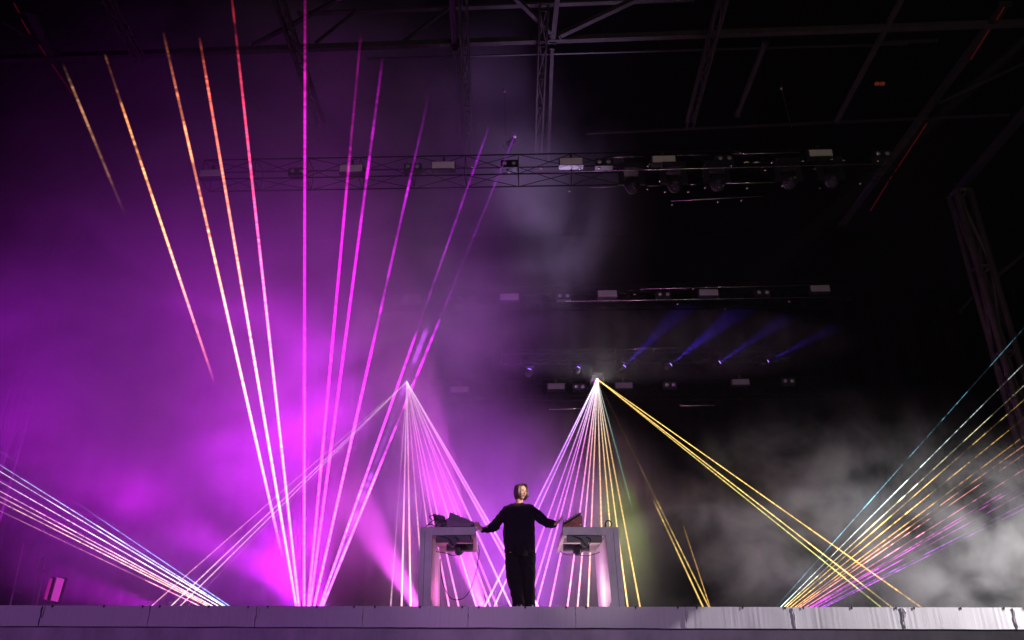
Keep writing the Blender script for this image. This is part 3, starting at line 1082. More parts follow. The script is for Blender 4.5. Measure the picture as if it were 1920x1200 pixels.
def twin(x, y, Y, gap, rpx, lab):
    t = thing('twin_blinder', lab, 'lamp', 'twin round lamps on the trusses')
    c = P(x, y, Y)
    k = depth(c) / F
    g, r_ = gap * k / 2, rpx * k
    bm = bmesh.new()
    add_box(bm, (c.x - g - r_ - .03, c.y + .03, c.z - r_ - .04), (c.x + g + r_ + .03, c.y + .2, c.z + r_ + .03))
    build('housing', bm, BLACKM, t)
    for s in (-1, 1):
        bm = bmesh.new()
        q = Vector((c.x + s * g, c.y + .029, c.z))
        add_ball(bm, q, (r_ * .86, .03, r_ * .86), 3)
        build('lens', bm, LENS, t, True)
        bm = bmesh.new()
        add_tube(bm, [q + Vector((r_ * math.cos(R(a_)), -.01, r_ * math.sin(R(a_)))) for a_ in range(0, 361, 24)], .008, 6)
        build('rim', bm, STEELD, t, True)


rows_ = [
    dict(y=320, sl=-.030, Y=13.4, lo=370, hi=1690, name='highest', drop=52,
         panels=[(395, 324), (658, 315), (831, 309), (1071, 302), (1245, 298), (1539, 286.5)], pw=42, ph=12.5,
         twins=[(556, 319), (773, 310.5), (955, 304.5), (1132.5, 302), (1359.5, 295), (1656, 286.5)], gap=17, r=5.2),
    dict(y=565, sl=-.018, Y=17.6, lo=690, hi=1600, name='middle', drop=20,
         panels=[(413, 566), (773, 557.5), (955, 556), (1139, 550), (1329, 548), (1538, 540.5)], pw=34.5, ph=11,
         twins=[(853.5, 558.5), (1057, 553.5), (1245, 551), (1431, 547)], gap=14.5, r=4.3),
    dict(y=742, sl=-.020, Y=20.6, lo=800, hi=1560, name='lowest', drop=24,
         panels=[(861, 730), (1043, 724), (1170, 722.5), (1389, 716)], pw=31, ph=9.5,
         twins=[(1087, 724), (1257, 720.5), (1479.5, 713.5)], gap=12.5, r=4),
]
ordn = ['first', 'second', 'third', 'fourth', 'fifth', 'sixth']
for r_ in rows_:
    rr = (r_['y'], r_['sl'])
    Y = r_['Y']
    a, b = P(r_['lo'], row_y(rr, r_['lo']), Y), P(r_['hi'], row_y(rr, r_['hi']), Y)
    zc = (a.z + b.z) / 2
    a.z = b.z = zc
    truss('%s of the three lighting trusses hung across the stage' % r_['name'], a + Vector((0, .35, .26)), b + Vector((0, .35, .26)), .45, .5, .030, mat('truss_black', (.003, .003, .003), .5, 0, .4, 9, 0, (1, 1, 1), .06), 1.1,
          'lighting_truss', 'lighting trusses hung across the stage')
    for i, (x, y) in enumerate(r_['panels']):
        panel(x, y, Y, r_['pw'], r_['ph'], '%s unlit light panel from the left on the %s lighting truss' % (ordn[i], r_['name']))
    for i, (x, y) in enumerate(r_['twins']):
        twin(x, y, Y, r_['gap'], r_['r'], '%s pair of round lamps from the left on the %s lighting truss' % (ordn[i], r_['name']))
    # small fittings, lit only by glints
    rnd = random.Random(int(r_['y']))
    bm = bmesh.new()
    k = depth(P(1200, r_['y'], Y)) / F


# moving heads under the trusses
def moving_head(x, y, Y, tgt, lab, group, lens_mat, sc=1.0):
    t = thing('moving_head', lab, 'stage light', group)
    c = P(x, y, Y)
    d = (tgt - c).normalized()
    bm = bmesh.new()
    add_tube(bm, [c - d * .26 * sc, c - d * .16 * sc, c - d * .012], [.07 * sc, .11 * sc, .085 * sc], 16)
    build('head', bm, BLACKM, t, True)
    bm = bmesh.new()
    disc(bm, c - d * .0115, d, .06 * sc, 16, .012)
    build('lens', bm, lens_mat, t)
    hc = c - d * .15 * sc
    for s in (-1, 1):
        bm = bmesh.new()
        add_bar(bm, hc + Vector((s * .14 * sc, 0, 0)), hc + Vector((s * .14 * sc, 0, .22 * sc)), .03 * sc, .08 * sc)
        build('yoke_arm', bm, BLACKM, t)
    bm = bmesh.new()
    add_box(bm, (hc.x - .16 * sc, hc.y - .1 * sc, hc.z + .221 * sc), (hc.x + .16 * sc, hc.y + .1 * sc, hc.z + .30 * sc))
    build('base', bm, BLACKM, t)
    return t


BLUE = (.10, .03, 1)
BLENS = emit('blue_lens', (.35, .15, 1), 7)
heads = [(993, 692, 1008, 630, 160, 11), (1085, 688.5, 1118, 630, 150, 14), (1171, 686.5, 1240, 618, 300, 17), (1258, 683.5, 1335, 622, 420, 17), (1349.5, 679.5, 1420, 632, 170, 15), (1439.5, 677.5, 1570, 612, 330, 13)]
hl = ['faint leftmost blue spotlight pointing straight up', 'dim blue spotlight just left of the right laser head', 'blue spotlight second of the three bright ones, nearest the right laser head', 'brightest blue spotlight of the row',
      'dim blue spotlight between the two brightest at the right', 'blue spotlight at the right end with the longest ray']
for (x, y, tx, ty, e, an), lab in zip(heads, hl):
    tg = P(tx, ty, 19.0)
    moving_head(x, y, 19.2, tg, lab, 'blue spotlights in a row', BLENS, .8)
    lamp('SPOT', P(x, y, 19.2) + (tg - P(x, y, 19.2)).normalized() * .03, tg, BLUE, e * 1.5, an - 2, .55, .02)
truss('thin truss carrying the row of blue spotlights', P(940, 676, 19.5) + Vector((0, 0, .1)), Vector((P(1480, 660, 19.5).x, 19.5, P(940, 676, 19.5).z + .1)), .3, .3, .035, mat('truss_black_thin', (.02, .02, .02), .4, .2), .5, 'lighting_truss', 'lighting trusses hung across the stage')
UNLIT = mat('unlit_lens', (.06, .06, .07), .1, .6)
for i, x in enumerate((1185, 1265, 1345, 1480, 1560)):
    y = 352 - (x - 1250) * .03
    t = moving_head(x, y, 13.3, P(x, 900, 8), '%s unlit moving light from the left under the highest lighting truss' % ordn[i], 'unlit moving lights under the highest truss', UNLIT, 1.5)
    c = P(x, y, 13.3)
    d = (P(x, 900, 8) - c).normalized()
    s_, u_ = frame(d)
    rnd = random.Random(i)
    for k in range(7):
        a_, q_ = rnd.uniform(0, 6.28), rnd.uniform(.02, .075)
        bm = bmesh.new()
        add_ball(bm, c + d * .006 + s_ * math.cos(a_) * q_ + u_ * math.sin(a_) * q_, .007, 1)
        build('lens_cell', bm, LENS, t)

# glinting clamps, rails and small fittings of the highest truss, each seen only as a highlight in the photo
GL = mat('polished_fitting', (.7, .68, .6), .22, .85)
rnd = random.Random(21)
fit = [(1087, 316, 6), (1124, 315, 7), (1215, 312, 6), (1218, 308, 5), (1185, 294, 4), (1214, 355, 4), (1237, 340, 4), (1247, 360, 5), (1291, 360, 5), (1322, 352, 4), (1356, 348, 4), (1370, 311, 5), (1400, 304, 12), (1420, 304.5, 16),
       (1448, 305, 6), (1505, 302, 7), (1490, 333, 8), (1467, 349, 4), (1537, 353, 4), (1582, 301, 8), (1646, 302, 5), (1528, 317, 4), (1435, 319.5, 5), (1401, 353, 5), (1390, 376, 4), (1613, 345, 5), (1560, 299, 6), (1346, 379, 4), (1260, 384, 4), (1068, 358, 5),
       (955, 322, 5), (885, 313, 5), (1015, 315, 6), (1190, 552, 4), (1285, 541, 6), (1350, 538, 7), (1300, 542, 5), (1480, 566, 6), (1271, 570, 5), (1360, 579, 3)]
ft = thing('truss_fittings', 'small glinting clamps and connectors scattered along the upper lighting trusses', 'fitting')
ft['kind'] = 'stuff'
bm = bmesh.new()
for x, y, s in fit:
    Y = 13.25 if y < 450 else 17.4
    c = P(x, y, Y)
    k = depth(c) / F
    add_ball(bm, c, (s * k * .5, .03, k * 1.6), 2)
build('fitting', bm, GL, ft, True)
for lab, (x0, y0), (x1, y1), Y, rd in (('polished front rail of the highest lighting truss', (1000, 323.5), (1665, 307), 13.2, .009),
                                       ('short polished rail above the highest truss, beside the green panel', (1268, 291.5), (1330, 290), 13.2, .007),
                                       ('short polished rail left of the rightmost light panel', (1376, 288.5), (1500, 286), 13.2, .008),
                                       ('polished lower rail below the highest truss at its right half', (1362, 344), (1453, 342), 13.2, .008),
                                       ('short thin rail left of the pale green panel', (1150, 295), (1209, 293.5), 13.2, .006),
                                       ('lowest rail under the unlit moving lights', (1258, 377), (1430, 368), 13.2, .007),
                                       ('thin rail low under the middle of the highest truss', (1105, 351.5), (1165, 350), 13.2, .005),
                                       ('short rail between unlit moving lights', (1215, 348.5), (1240, 348), 13.2, .006),
                                       ('short bright rail right of the second unlit moving light', (1293, 346.5), (1306, 346), 13.2, .008),
                                       ('polished upper rail of the middle lighting truss', (1200, 542), (1560, 534), 17.4, .006),
                                       ('polished lower rail of the middle lighting truss', (1060, 565), (1560, 557), 17.4, .008),
                                       ('dim rail of the lowest lighting truss at its right', (1275, 761), (1340, 760), 20.3, .010),
                                       ('dim rail of the lowest lighting truss near the right laser', (1030, 768), (1105, 766), 20.3, .009),
                                       ('upper dim rail over the blue spotlights', (1180, 655), (1290, 651), 19.3, .006)):
    bm = bmesh.new()
    add_tube(bm, [P(x0, y0, Y), P(x1, y1, Y)], rd, 8)
    tag(build('truss_rail', bm, GL, None, True), lab, 'rail', 'polished rails on the lighting trusses')

# ------------------------------------------------------------------ scaffold and lit cases at the far left
sc = thing('scaffold', 'scaffold ladder in magenta haze beyond the left end of the riser', 'scaffold')
PINKS = mat('painted_scaffold', (.16, .13, .15), .4, .2)
for a, b in (((92, 1015), (68, 1140)), ((79, 1020), (60, 1140)), ((96, 1048), (92, 1085)), ((45, 1015), (18, 1140)), ((82, 1068), (66, 1140))):
    bm = bmesh.new()
    add_tube(bm, [P(*a, 15.2), P(*b, 15.2)], .012, 6)
    build('post', bm, PINKS, sc)
for a, b in (((75.5, 1052), (95, 1059)), ((73, 1066), (92.5, 1073)), ((86, 1015), (101, 1021)), ((53, 1016), (63, 1021)), ((42, 1054), (52, 1057)), ((25, 1106), (40, 1111)), ((77, 1046), (90, 1035))):
    bm = bmesh.new()
    add_tube(bm, [P(*a, 15.18), P(*b, 15.18)], .018, 6)
    build('rung', bm, PINKS, sc)
MAGP = emit('magenta_glow', (.9, .06, .75), .6)  # far-left panels get their brightness as emission of their own
MAGD = emit('magenta_glow_dim', (.8, .02, .5), .45)
for lab, q, m_ in (('bright wide magenta panel glowing at the far left', [(107, 1082), (117.5, 1085), (105, 1128), (95, 1125.5)], MAGP),
                   ('thin glowing magenta panel beside the wide one at far left', [(93, 1083), (95.5, 1084), (84, 1124), (82, 1123)], MAGD)):
    t = thing('glow_panel', lab, 'light tube', 'glowing magenta panels at the far left')
    bm = bmesh.new()
    f_ = [P(*p, 14.6) for p in q]
    add_prism(bm, f_, [v + Vector((0, .06, 0)) for v in f_])
    build('glow_face', bm, m_, t)
    bm = bmesh.new()
    f2 = [f_[0] + Vector((-.02, .061, .02)), f_[1] + Vector((.02, .061, .02)), f_[2] + Vector((.02, .061, -.02)), f_[3] + Vector((-.02, .061, -.02))]
    add_prism(bm, f2, [v + Vector((0, .06, 0)) for v in f2])
    build('housing', bm, BLACKM, t)


# ------------------------------------------------------------------ lasers
def laser_mat():
    m = bpy.data.materials.new('laser_light')
    m.use_nodes = True
    m.cycles.emission_sampling = 'NONE'
    nt = m.node_tree
    nt.nodes.clear()
    L = nt.links.new
    N_ = nt.nodes.new
    out = N_('ShaderNodeOutputMaterial')
    add = N_('ShaderNodeAddShader')
    tr = N_('ShaderNodeBsdfTransparent')
    em = N_('ShaderNodeEmission')
    L(tr.outputs[0], add.inputs[0])
    L(em.outputs[0], add.inputs[1])
    L(add.outputs[0], out.inputs[0])
    ca = N_('ShaderNodeAttribute')
    ca.attribute_name = 'light'
    pa = N_('ShaderNodeAttribute')
    pa.attribute_name = 'info'            # x power, y metres along, z how broken by the smoke
    sp = N_('ShaderNodeSeparateXYZ')
    L(pa.outputs['Vector'], sp.inputs[0])
    L(ca.outputs['Color'], em.inputs['Color'])
    oi = N_('ShaderNodeObjectInfo')
    w1 = N_('ShaderNodeMath')
    w1.operation = 'MULTIPLY_ADD'
    L(oi.outputs['Random'], w1.inputs[0])
    w1.inputs[1].default_value = 60
    L(sp.outputs['Y'], w1.inputs[2])
    n1 = N_('ShaderNodeTexNoise')
    n1.noise_dimensions = '1D'
    n1.inputs['Scale'].default_value = 1.6
    n1.inputs['Detail'].default_value = 5
    n1.inputs['Roughness'].default_value = .7
    L(w1.outputs[0], n1.inputs['W'])
    mr = N_('ShaderNodeMapRange')
    mr.interpolation_type = 'SMOOTHSTEP'
    mr.inputs[1].default_value = .42
    mr.inputs[2].default_value = .60
    mr.inputs[3].default_value = .10
    mr.inputs[4].default_value = 1.5
    L(n1.outputs[0], mr.inputs[0])
    mx_ = N_('ShaderNodeMix')
    mx_.data_type = 'FLOAT'
    L(sp.outputs['Z'], mx_.inputs[0])
    mx_.inputs[2].default_value = 1
    L(mr.outputs[0], mx_.inputs[3])
    # thick through the middle, thin at the rim: the light of a round shaft
    lw = N_('ShaderNodeLayerWeight')
    lw.inputs[0].default_value = .5
    one = N_('ShaderNodeMath')
    one.operation = 'SUBTRACT'
    one.inputs[0].default_value = 1
    L(lw.outputs['Facing'], one.inputs[1])
    pw = N_('ShaderNodeMath')
    pw.operation = 'POWER'
    pw.inputs[1].default_value = 3.2
    L(one.outputs[0], pw.inputs[0])
    a1 = N_('ShaderNodeMath')
    a1.operation = 'MULTIPLY'
    L(pw.outputs[0], a1.inputs[0])
    L(sp.outputs['X'], a1.inputs[1])
    n2 = N_('ShaderNodeTexNoise')
    n2.noise_dimensions = '1D'
    n2.inputs['Scale'].default_value = 16
    n2.inputs['Detail'].default_value = 4
    n2.inputs['Roughness'].default_value = .8
    L(w1.outputs[0], n2.inputs['W'])
    m2 = N_('ShaderNodeMapRange')
    m2.inputs[1].default_value = .35
    m2.inputs[2].default_value = .65
    m2.inputs[3].default_value = .45
    m2.inputs[4].default_value = 1.55
    L(n2.outputs[0], m2.inputs[0])
    a0 = N_('ShaderNodeMath')
    a0.operation = 'MULTIPLY'
    L(a1.outputs[0], a0.inputs[0])
    L(m2.outputs[0], a0.inputs[1])
    a2 = N_('ShaderNodeMath')
    a2.operation = 'MULTIPLY'
    L(a0.outputs[0], a2.inputs[0])
    L(mx_.outputs[0], a2.inputs[1])
    L(a2.outputs[0], em.inputs['Strength'])
    return m


LASER = laser_mat()


def interp(keys, s):
    if s <= keys[0][0]:
        return keys[0][1]
    for (a, x), (b, y) in zip(keys, keys[1:]):
        if s <= b:
            t = (s - a) / max(1e-6, b - a)
            if isinstance(x, (tuple, list)):
                return tuple(p + (q - p) * t for p, q in zip(x, y))
            return x + (y - x) * t
    return keys[-1][1]


def laser(parent, a, Ya, b, Yb, col, power, rad, brk=None, n=90, name='beam'):
    """a, b: photo pixels; col, power, brk: values or keys over the fraction of the way in the picture"""
    p0, p1 = P(*a, Ya), P(*b, Yb)
    w0, w1 = depth(p0), depth(p1)
    K = lambda v: v if isinstance(v, list) else [(0, v), (1, v)]
    col, power, brk = K(col), K(power), K(brk if brk is not None else .12)
    d = (p1 - p0).normalized()
    s_, u_ = frame(d)
    me = bpy.data.meshes.new(name)
    verts, faces, cl, inf = [], [], [], []
    seg = 8
    tot = (p1 - p0).length
    for i in range(n + 1):
        s = i / n
        t = s * w0 / (s * w0 + (1 - s) * w1)
        c = p0.lerp(p1, t)
        cc, pp, bb = interp(col, s), interp(power, s), interp(brk, s)
        for k in range(seg):
            a_ = 2 * math.pi * k / seg
            verts.append(c + (s_ * math.cos(a_) + u_ * math.sin(a_)) * rad * 1.15)
            cl += [cc[0], cc[1], cc[2], 1]
            inf += [pp, tot * t, bb]
    for i in range(n):
        for k in range(seg):
            j = (k + 1) % seg
            faces.append((i * seg + k, i * seg + j, (i + 1) * seg + j, (i + 1) * seg + k))
    me.from_pydata(verts, [], faces)
    me.attributes.new('light', 'FLOAT_COLOR', 'POINT').data.foreach_set('color', cl)
    me.attributes.new('info', 'FLOAT_VECTOR', 'POINT').data.foreach_set('vector', inf)
    o = link(name, me, LASER, parent, True)
    o.visible_shadow = True
    return o


def projector(lab, px, Y, hang):
    t = thing('laser_projector', lab, 'laser projector')
    c = P(*px, Y)
    bm = bmesh.new()
    add_box(bm, (c.x - .16, c.y + .03, c.z - .09), (c.x + .16, c.y + .42, c.z + .09))
    bmesh.ops.bevel(bm, geom=bm.edges[:], offset=.01, segments=1, affect='EDGES')
    build('housing', bm, BLACKM, t)
    bm = bmesh.new()
    disc(bm, Vector((c.x, c.y + .03, c.z)), Vector((0, -1, 0)), .03, 16, .012)
    build('aperture', bm, BLACK, t)
    bm = bmesh.new()
    if hang:
        for s in (-1, 1):
            add_bar(bm, Vector((c.x + s * .18, c.y + .2, c.z - .02)), Vector((c.x + s * .18, c.y + .2, c.z + .2)), .012, .05)
        add_bar(bm, Vector((c.x - .19, c.y + .2, c.z + .206)), Vector((c.x + .19, c.y + .2, c.z + .206)), .012, .05)
        build('bracket', bm, BLACKM, t)
    else:
        add_box(bm, (c.x - .12, c.y + .06, ZF), (c.x + .12, c.y + .38, c.z - .091))
        build('stand', bm, BLACKM, t)
    return t


PK, MG, VT = (1, .10, .62), (1, .08, .95), (.62, .10, 1)
OR, YL, GD, CY, WH = (1, .26, .12), (1, .66, .17), (1, .52, .12), (.35, .85, 1), (1, .92, .8)
S = 1.35
# A: fan rising from behind the riser, left of the mixer table
t = projector('floor laser behind the riser fanning tall pink and orange rays upward', (570, 1222), 15, False)
OA = (570, 1222)


def ext(x0, y0, x1, y1, y):
    return (x0 + (x1 - x0) * (y - y0) / (y1 - y0), y)


YT = 9.2
# each: upper point, colour keys, power keys, break keys
fanA = [
    ((118, 120), [(0, OR), (.9, (1, .42, .18)), (1, (.8, .35, .2))], [(0, 0), (.74, 0), (.80, .06), (.88, .22), (.965, .24), (1, .0)], [(0, .5), (.85, .5), (1, .9)], .026),
    ((196, 100), [(0, MG), (.5, (1, .2, .25)), (.7, (1, .36, .12)), (1, (1, .30, .10))], [(0, 0), (.45, .0), (.54, .8), (.65, 1.7), (.78, 1.2), (.86, .7), (.93, .3), (1, 0)], [(0, 0), (.72, .05), (.80, .75), (1, 1)], .024),
    ((306, 60), [(0, MG), (.35, (1, .25, .5)), (.6, (1, .32, .14)), (1, (1, .22, .10))], [(0, 0), (.15, 0), (.22, 1.5), (.35, 3.0), (.6, 1.7), (.8, .95), (.88, .8), (.93, .25), (1, 0)], [(0, 0), (.60, .1), (.72, .7), (1, .8)], .026),
    ((374, 70), [(0, MG), (.3, (1, .25, .6)), (.6, (1, .26, .16)), (1, (1, .12, .08))], [(0, 3.2), (.45, 2.8), (.7, 1.3), (.93, .7), (.955, .25), (1, 0)], [(0, 0), (.85, .15), (1, .9)], .026),
    ((433, -20), [(0, MG), (.4, (1, .2, .6)), (.65, (1, .07, .25)), (1, (1, .05, .08))], [(0, 3.2), (.45, 2.6), (.7, 1.2), (.85, .8), (.88, .2), (1, .07)], [(0, 0), (.60, .1), (.68, .35), (.8, .1), (.9, .9), (1, 1)], .026),
    ((572, -20), [(0, MG), (.5, (1, .008, .85)), (1, (1, .01, .55))], [(0, 3.6), (.5, 2.6), (.72, 1.3), (.86, 1.1), (.90, .35), (1, .14)], [(0, .1), (.7, .15), (.8, .5), (1, .4)], .028),
    ((677, 60), [(0, MG), (.5, (1, .008, .85)), (1, (.9, .01, .6))], [(0, 3.4), (.55, 2.4), (.745, 1.2), (.76, .5), (.9, .22), (1, 0)], [(0, .1), (.7, .1), (.8, .6), (1, .5)], .027),
    ((718, 105), [(0, MG), (.5, (1, .008, .85)), (1, (.8, .01, .8))], [(0, 3.4), (.55, 2.2), (.80, 1.1), (.88, .45), (1, 0)], [(0, .1), (.65, .2), (.8, .7), (1, .5)], .027),
    ((806, 170), [(0, VT), (.3, MG), (.5, (.95, .008, .9)), (1, (.6, .01, .8))], [(0, 3.2), (.55, 2.2), (.60, 1.0), (.7, .5), (.83, .95), (.85, .3), (.95, .12), (1, 0)], [(0, .1), (.50, .2), (.62, .8), (.8, .5), (1, .4)], .027),
    ((917, 237), [(0, VT), (.3, MG), (.55, (.8, .01, .9)), (1, (.5, .008, .8))], [(0, 3.0), (.30, 2.8), (.36, 1.4), (.5, 2.2), (.585, 1.6), (.61, .25), (.75, .3), (.99, .34), (1, 0)], [(0, .1), (.34, .4), (.5, .1), (.58, .8), (1, .7)], .025),
    ((967, 250), [(0, VT), (.3, MG), (.55, (.8, .01, .9)), (1, (.4, .008, .7))], [(0, 3.0), (.34, 3.0), (.38, .8), (.46, .5), (.52, 1.8), (.62, 1.7), (.64, .14), (.85, .15), (1, .22)], [(0, .1), (.34, .4), (.5, .8), (.62, .8), (1, .5)], .025),
]
for (e, c_, p_, b_, r_) in fanA:
    cut = .42 if e[0] > 500 else .85
    p_ = [(k, v * S * (1 if k < .45 else cut)) for k, v in p_]
    laser(t, OA, 15, e, YT + (1.2 if e[1] > 150 else 0), c_, p_, r_, b_, 140)
# the thin smoke-filled sheet between the last two
laser(t, OA, 15, (942, 243), YT + 1.2, [(0, VT), (1, (.5, .03, .8))], [(0, .7), (.34, .55), (.37, .12), (.48, .18), (.6, .35), (.64, 0), (1, 0)], .052, .9, 120, 'sheet')

# B: floor laser sending pale rays to the left edge
t = projector('floor laser behind the riser sending pale rays low to the left', (590, 1245), 14.6, False)
OB = (590, 1240)
for i, (bx, ly, c_) in enumerate([(431.3, 846, (.25, .45, 1)), (424, 872, (.45, .7, 1)), (420, 884, (.8, .85, 1)), (410.8, 903, (1, .85, .95)), (400, 921, (1, .62, .7)), (395, 931, (1, .6, .5)), (390, 941, (1, .6, .45)), (376, 958, (1, .35, .5))]):
    y0 = 1240
    x0 = bx + (bx - 0) / (1137 - ly) * (y0 - 1137)
    e = (-60, ly - (1137 - ly) / bx * 60)
    pw = [(0, 1.9), (.55, 1.6), (.8, .9), (1, .45)]
    if i == 0:
        pw = [(0, 1.8), (.5, 1.0), (.62, .35), (.7, 0), (1, .1)]
    if i == 7:
        pw = [(0, 1.9), (.48, 1.5), (.50, .3), (.56, .5), (1, .25)]
    laser(t, (x0, y0), 14.6, e, 13.2, c_, pw, .0085, [(0, .1), (.45, .35), (.6, .5), (1, .4)], 90)

# C: left laser head on the rear truss
t = projector('truss laser above the left table fanning white-pink rays down', (763, 715), 19.4, True)
OC = (763, 716)
for bx, c_, p_, r_ in [(283, (1, .45, .55), .9, .011), (320, (1, .6, .7), 1.3, .013), (337, (1, .65, .75), 1.2, .012), (352, (.9, .3, .8), .22, .012)]:
    laser(t, OC, 19.4, ext(*OC, bx, 1137, 1150), 14, [(0, WH), (.3, c_), (1, c_)], [(0, p_ * 1.3), (.5, p_), (1, p_)], r_, .1)
for bx, c_, p_, r_ in [(732.5, (1, .5, .8), [(0, 1.4), (.35, .9), (.42, .25), (1, .7)], .015), (753, (1, .5, .65), 2.2, .017), (770, (1, .55, .45), 2.2, .018), (795.5, (1, .55, .4), [(0, 1.2), (.7, 1.2), (.76, 0), (1, 0)], .016),
                       (823, (1, .4, .6), 1.3, .015), (842, (1, .2, .6), 2, .017), (860, (1, .25, .7), 1.8, .017), (893, (1, .5, 1), 1.2, .016), (919.5, (1, .2, .85), 1.6, .017), (932, (1, .15, .85), 1.6, .017),
                       (958, (1, .3, 1), 1.9, .018), (997, (.9, .25, 1), 2.2, .017), (1009, (.85, .3, 1), 2.2, .017)]:
    p_ = p_ if isinstance(p_, list) else [(0, p_ * 1.1), (1, p_)]
    p_ = [(k, v * 2.5) for k, v in p_]
    laser(t, OC, 19.4, ext(*OC, bx, 1137, 1152), 13.9, [(0, (1, .85, .75)), (.35, c_), (1, c_)], p_, r_, [(0, 0), (.4, .15), (1, .12)])
laser(t, OC, 19.4, ext(*OC, 1003, 1137, 1152), 13.9, (.75, .25, 1), [(0, .3), (.5, .8), (1, .5)], .05, .35, 90, 'sheet')

# D: right laser head
t = projector('truss laser above the right table fanning violet to yellow rays down', (1120, 709), 19.4, True)
OD = (1120, 711)
for bx, c_, p_, r_ in [(909, (.7, .25, 1), 2.2, .017), (927, (.75, .25, 1), 2.0, .016), (967, (.8, .2, 1), 1.8, .016), (991, (.9, .2, 1), 1.7, .016), (1005, (.9, .22, 1), 1.9, .017), (1031, (1, .2, .8), 2, .017), (1064, (1, .3, .6), 2.3, .018),
                       (1083, (1, .42, .5), 2.0, .017), (1102.5, (1, .5, .35), 2.0, .017), (1132, (1, .6, .3), 1.9, .017), (1157, (1, .65, .25), 1.7, .016), (1177, (1, .68, .25), 1.7, .016), (1200, (1, .62, .2), [(0, 1.6), (.8, 1.5), (1, 1.2)], .016),
                       (1235, (.25, .9, .65), [(0, .9), (.25, .6), (.5, .4), (.55, .0), (1, 0)], .014)]:
    p_ = p_ if isinstance(p_, list) else [(0, p_ * 1.2), (1, p_)]
    p_ = [(k, v * 2.5) for k, v in p_]
    laser(t, OD, 19.4, ext(*OD, bx, 1137, 1152), 13.9, [(0, (1, .9, 1)), (.3, c_), (1, c_)], p_, r_, [(0, 0), (.4, .12), (1, .2)])
laser(t, OD, 19.4, ext(*OD, 918, 1137, 1152), 13.9, (.55, .2, 1), [(0, .2), (.4, .65), (.6, .5), (1, .2)], .052, .4, 90, 'sheet')
laser(t, OD, 19.4, (1331, 1142), 14, [(0, (.4, .25, .08)), (.4, (.8, .5, .12)), (.55, YL), (1, YL)], [(0, .15), (.3, .35), (.52, .6), (.57, 1.6), (.62, .7), (.7, 1.4), (1, 1.5)], .014, [(0, .2), (.5, .5), (.7, .5), (1, .1)])
laser(t, OD, 19.4, (1320, 1142), 14, YL, [(0, 0), (.52, 0), (.55, .8), (.62, 2.4), (.68, 1.0), (.8, 1.9), (1, 1.8)], .017, [(0, .2), (.5, .8), (.75, .4), (1, .05)])
laser(t, (1281, 985), 15, (1332.5, 1142), 14, GD, [(0, .3), (1, 1.0)], .011, .2)
for bx, c_, p_ in [(1725, GD, 2.0), (1670, (1, .7, .2), 2.0), (1650, (.75, .85, .2), 1.5)]:
    laser(t, OD, 19.4, ext(*OD, bx, 1137, 1150), 14, [(0, YL), (1, c_)], [(0, p_ * 1.1), (.78, p_), (.86, p_ * .9), (.92, p_ * .3), (1, p_ * .25)], .0135, [(0, .05), (.5, .25), (.8, .2), (1, .8)])

# E: floor laser at the right
t = projector('floor laser behind the right end of the riser fanning cyan, gold and magenta rays', (1384, 1218), 15, False)
OE = (1384, 1218)
for i, (bx, c_) in enumerate([(1456, (.25, .75, 1)), (1465, (.8, 1, .95)), (1471.7, (1, .95, .55)), (1476.7, YL), (1484, (1, .62, .15)), (1492.5, GD), (1497.5, (1, .42, .2)), (1502.5, (1, .35, .3)), (1512.5, (1, .25, .45)),
                              (1520.8, (1, .08, .9)), (1524, (1, .07, .95)), (1531.7, (.9, .07, 1)), (1543, (.6, .06, 1)), (1548.5, (.65, .07, 1))]):
    dx = (bx - 1384) / 81
    yend = 1218 - (2060 - 1384) / dx
    full = (2060 - 1384)
    k0 = (bx - 1384) / full
    A_ = [(0, 1.8), (k0, 1.9), (.16, 1.3), (.24, 1.3 if i > 3 else .7), (.30, .5), (.36, 2.3 if 0 < i < 8 else 1.4), (.47, 2.0 if i < 9 else 1.1), (.55, .55), (.75, .28), (1, .1)]
    if i == 0:
        A_ = [(0, 0), (.12, .1), (.2, .55), (.34, .7), (.36, 2.4), (.40, .35), (.55, .22), (.75, .15), (1, .15)]
    if i > 8:
        A_ = [(k, v * .6) for k, v in A_]
    laser(t, OE, 15, (2060, yend), 12.6, c_, A_, .0072 if i < 9 else .0082, [(0, 0), (k0 + .05, .25), (.22, .85), (.34, .4), (.46, .95), (1, 1)], 130)

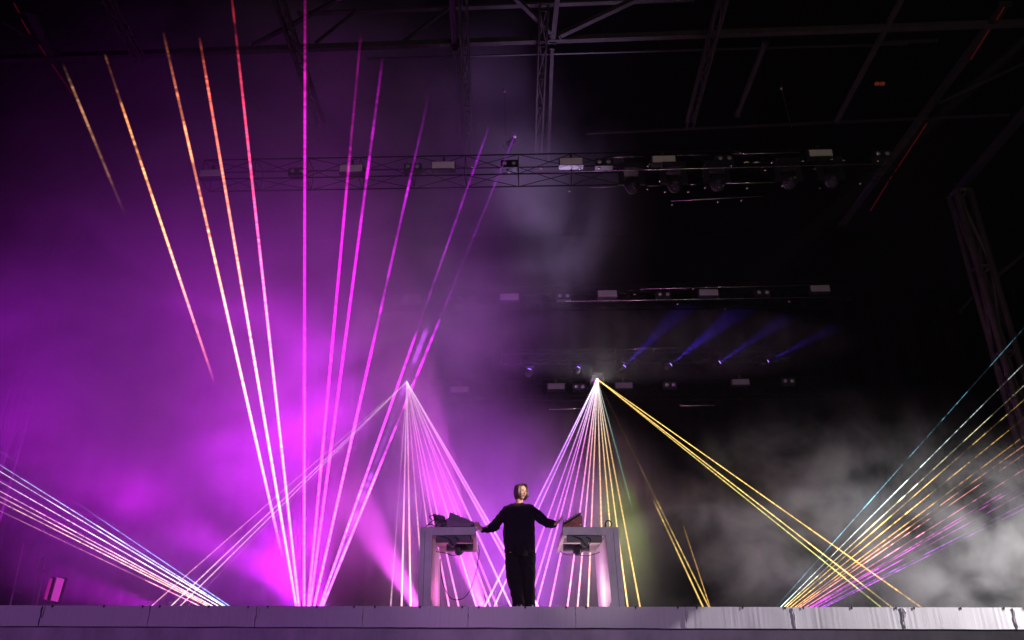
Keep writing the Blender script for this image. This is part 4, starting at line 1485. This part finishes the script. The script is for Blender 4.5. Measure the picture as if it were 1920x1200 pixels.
# ------------------------------------------------------------------ air: even haze round everything, and denser smoke
def air(name, lo, hi, m, lab, k='stuff'):
    bm = bmesh.new()
    add_box(bm, lo, hi)
    o = build(name, bm, m)
    o['label'] = lab
    o['category'] = 'smoke' if name != 'haze' else 'haze'
    return kind(o, k)


air('haze', (-24, -16, -1.2), (24, 27, 18), volume('haze_air', .0012), 'thin even haze filling the air of the stage')
pr = P(1700, 960, 14.5)
air('smoke_cloud', (P(1060, 900, 14).x, 12.3, ZF - .9), (P(2400, 900, 14).x, 17.2, P(1700, 690, 14).z),
    volume('smoke_right', .85, dict(scale=.85, lo=.46, hi=.80, detail=7, rough=.6, dist=.35, edge=.3, stretch=(1, 1, 1.25), rot=(0, .5, 0))), 'pale grey smoke cloud rolling in from the right edge')
air('smoke_cloud', (P(880, 400, 15).x, 13.2, P(1040, 700, 15).z), (P(1260, 400, 15).x, 17.0, P(1040, 130, 15).z),
    volume('smoke_centre', .22, dict(scale=.55, lo=.40, hi=.72, detail=5, dist=.7, edge=.1, stretch=(1, 1, .6))), 'tall violet-grey smoke plume rising in the middle below the roof')
air('smoke_cloud', (P(-350, 900, 15).x, 11.3, ZF - 2.5), (P(1130, 900, 15).x, 18.8, P(500, -330, 15).z),
    volume('smoke_left', 1.1, dict(scale=.5, lo=.40, hi=.80, detail=6, rough=.55, dist=.6, edge=.45, base=.10, stretch=(.75, 1, 1.1), rot=(0, .6, 0))), 'magenta-lit smoke filling the left half of the stage')
lamp('SPOT', P(1050, 740, 18), P(1040, 380, 15), (.70, .52, 1), 2300, 38, 1, .6)  # added lamp without a fixture, brightens the centre smoke plume

air('smoke_wisp', (P(800, 640, 19).x, 18.4, P(1250, 720, 19).z), (P(1640, 640, 19).x, 19.9, P(1250, 560, 19).z),
    volume('smoke_blue', .35, dict(scale=1.2, lo=.25, hi=.7, detail=4, dist=.6, edge=.75, base=.05)), 'thin wisp of smoke catching the row of blue spotlights')

air('smoke_cloud', (P(560, 900, 15).x, 13.4, ZF - .9), (P(1330, 900, 15).x, 17.0, P(1100, 700, 15).z),
    volume('smoke_mid', .5, dict(scale=.8, lo=.34, hi=.75, detail=6, dist=.5, edge=.45, base=.14)), 'smoke glowing violet and green behind the right table')
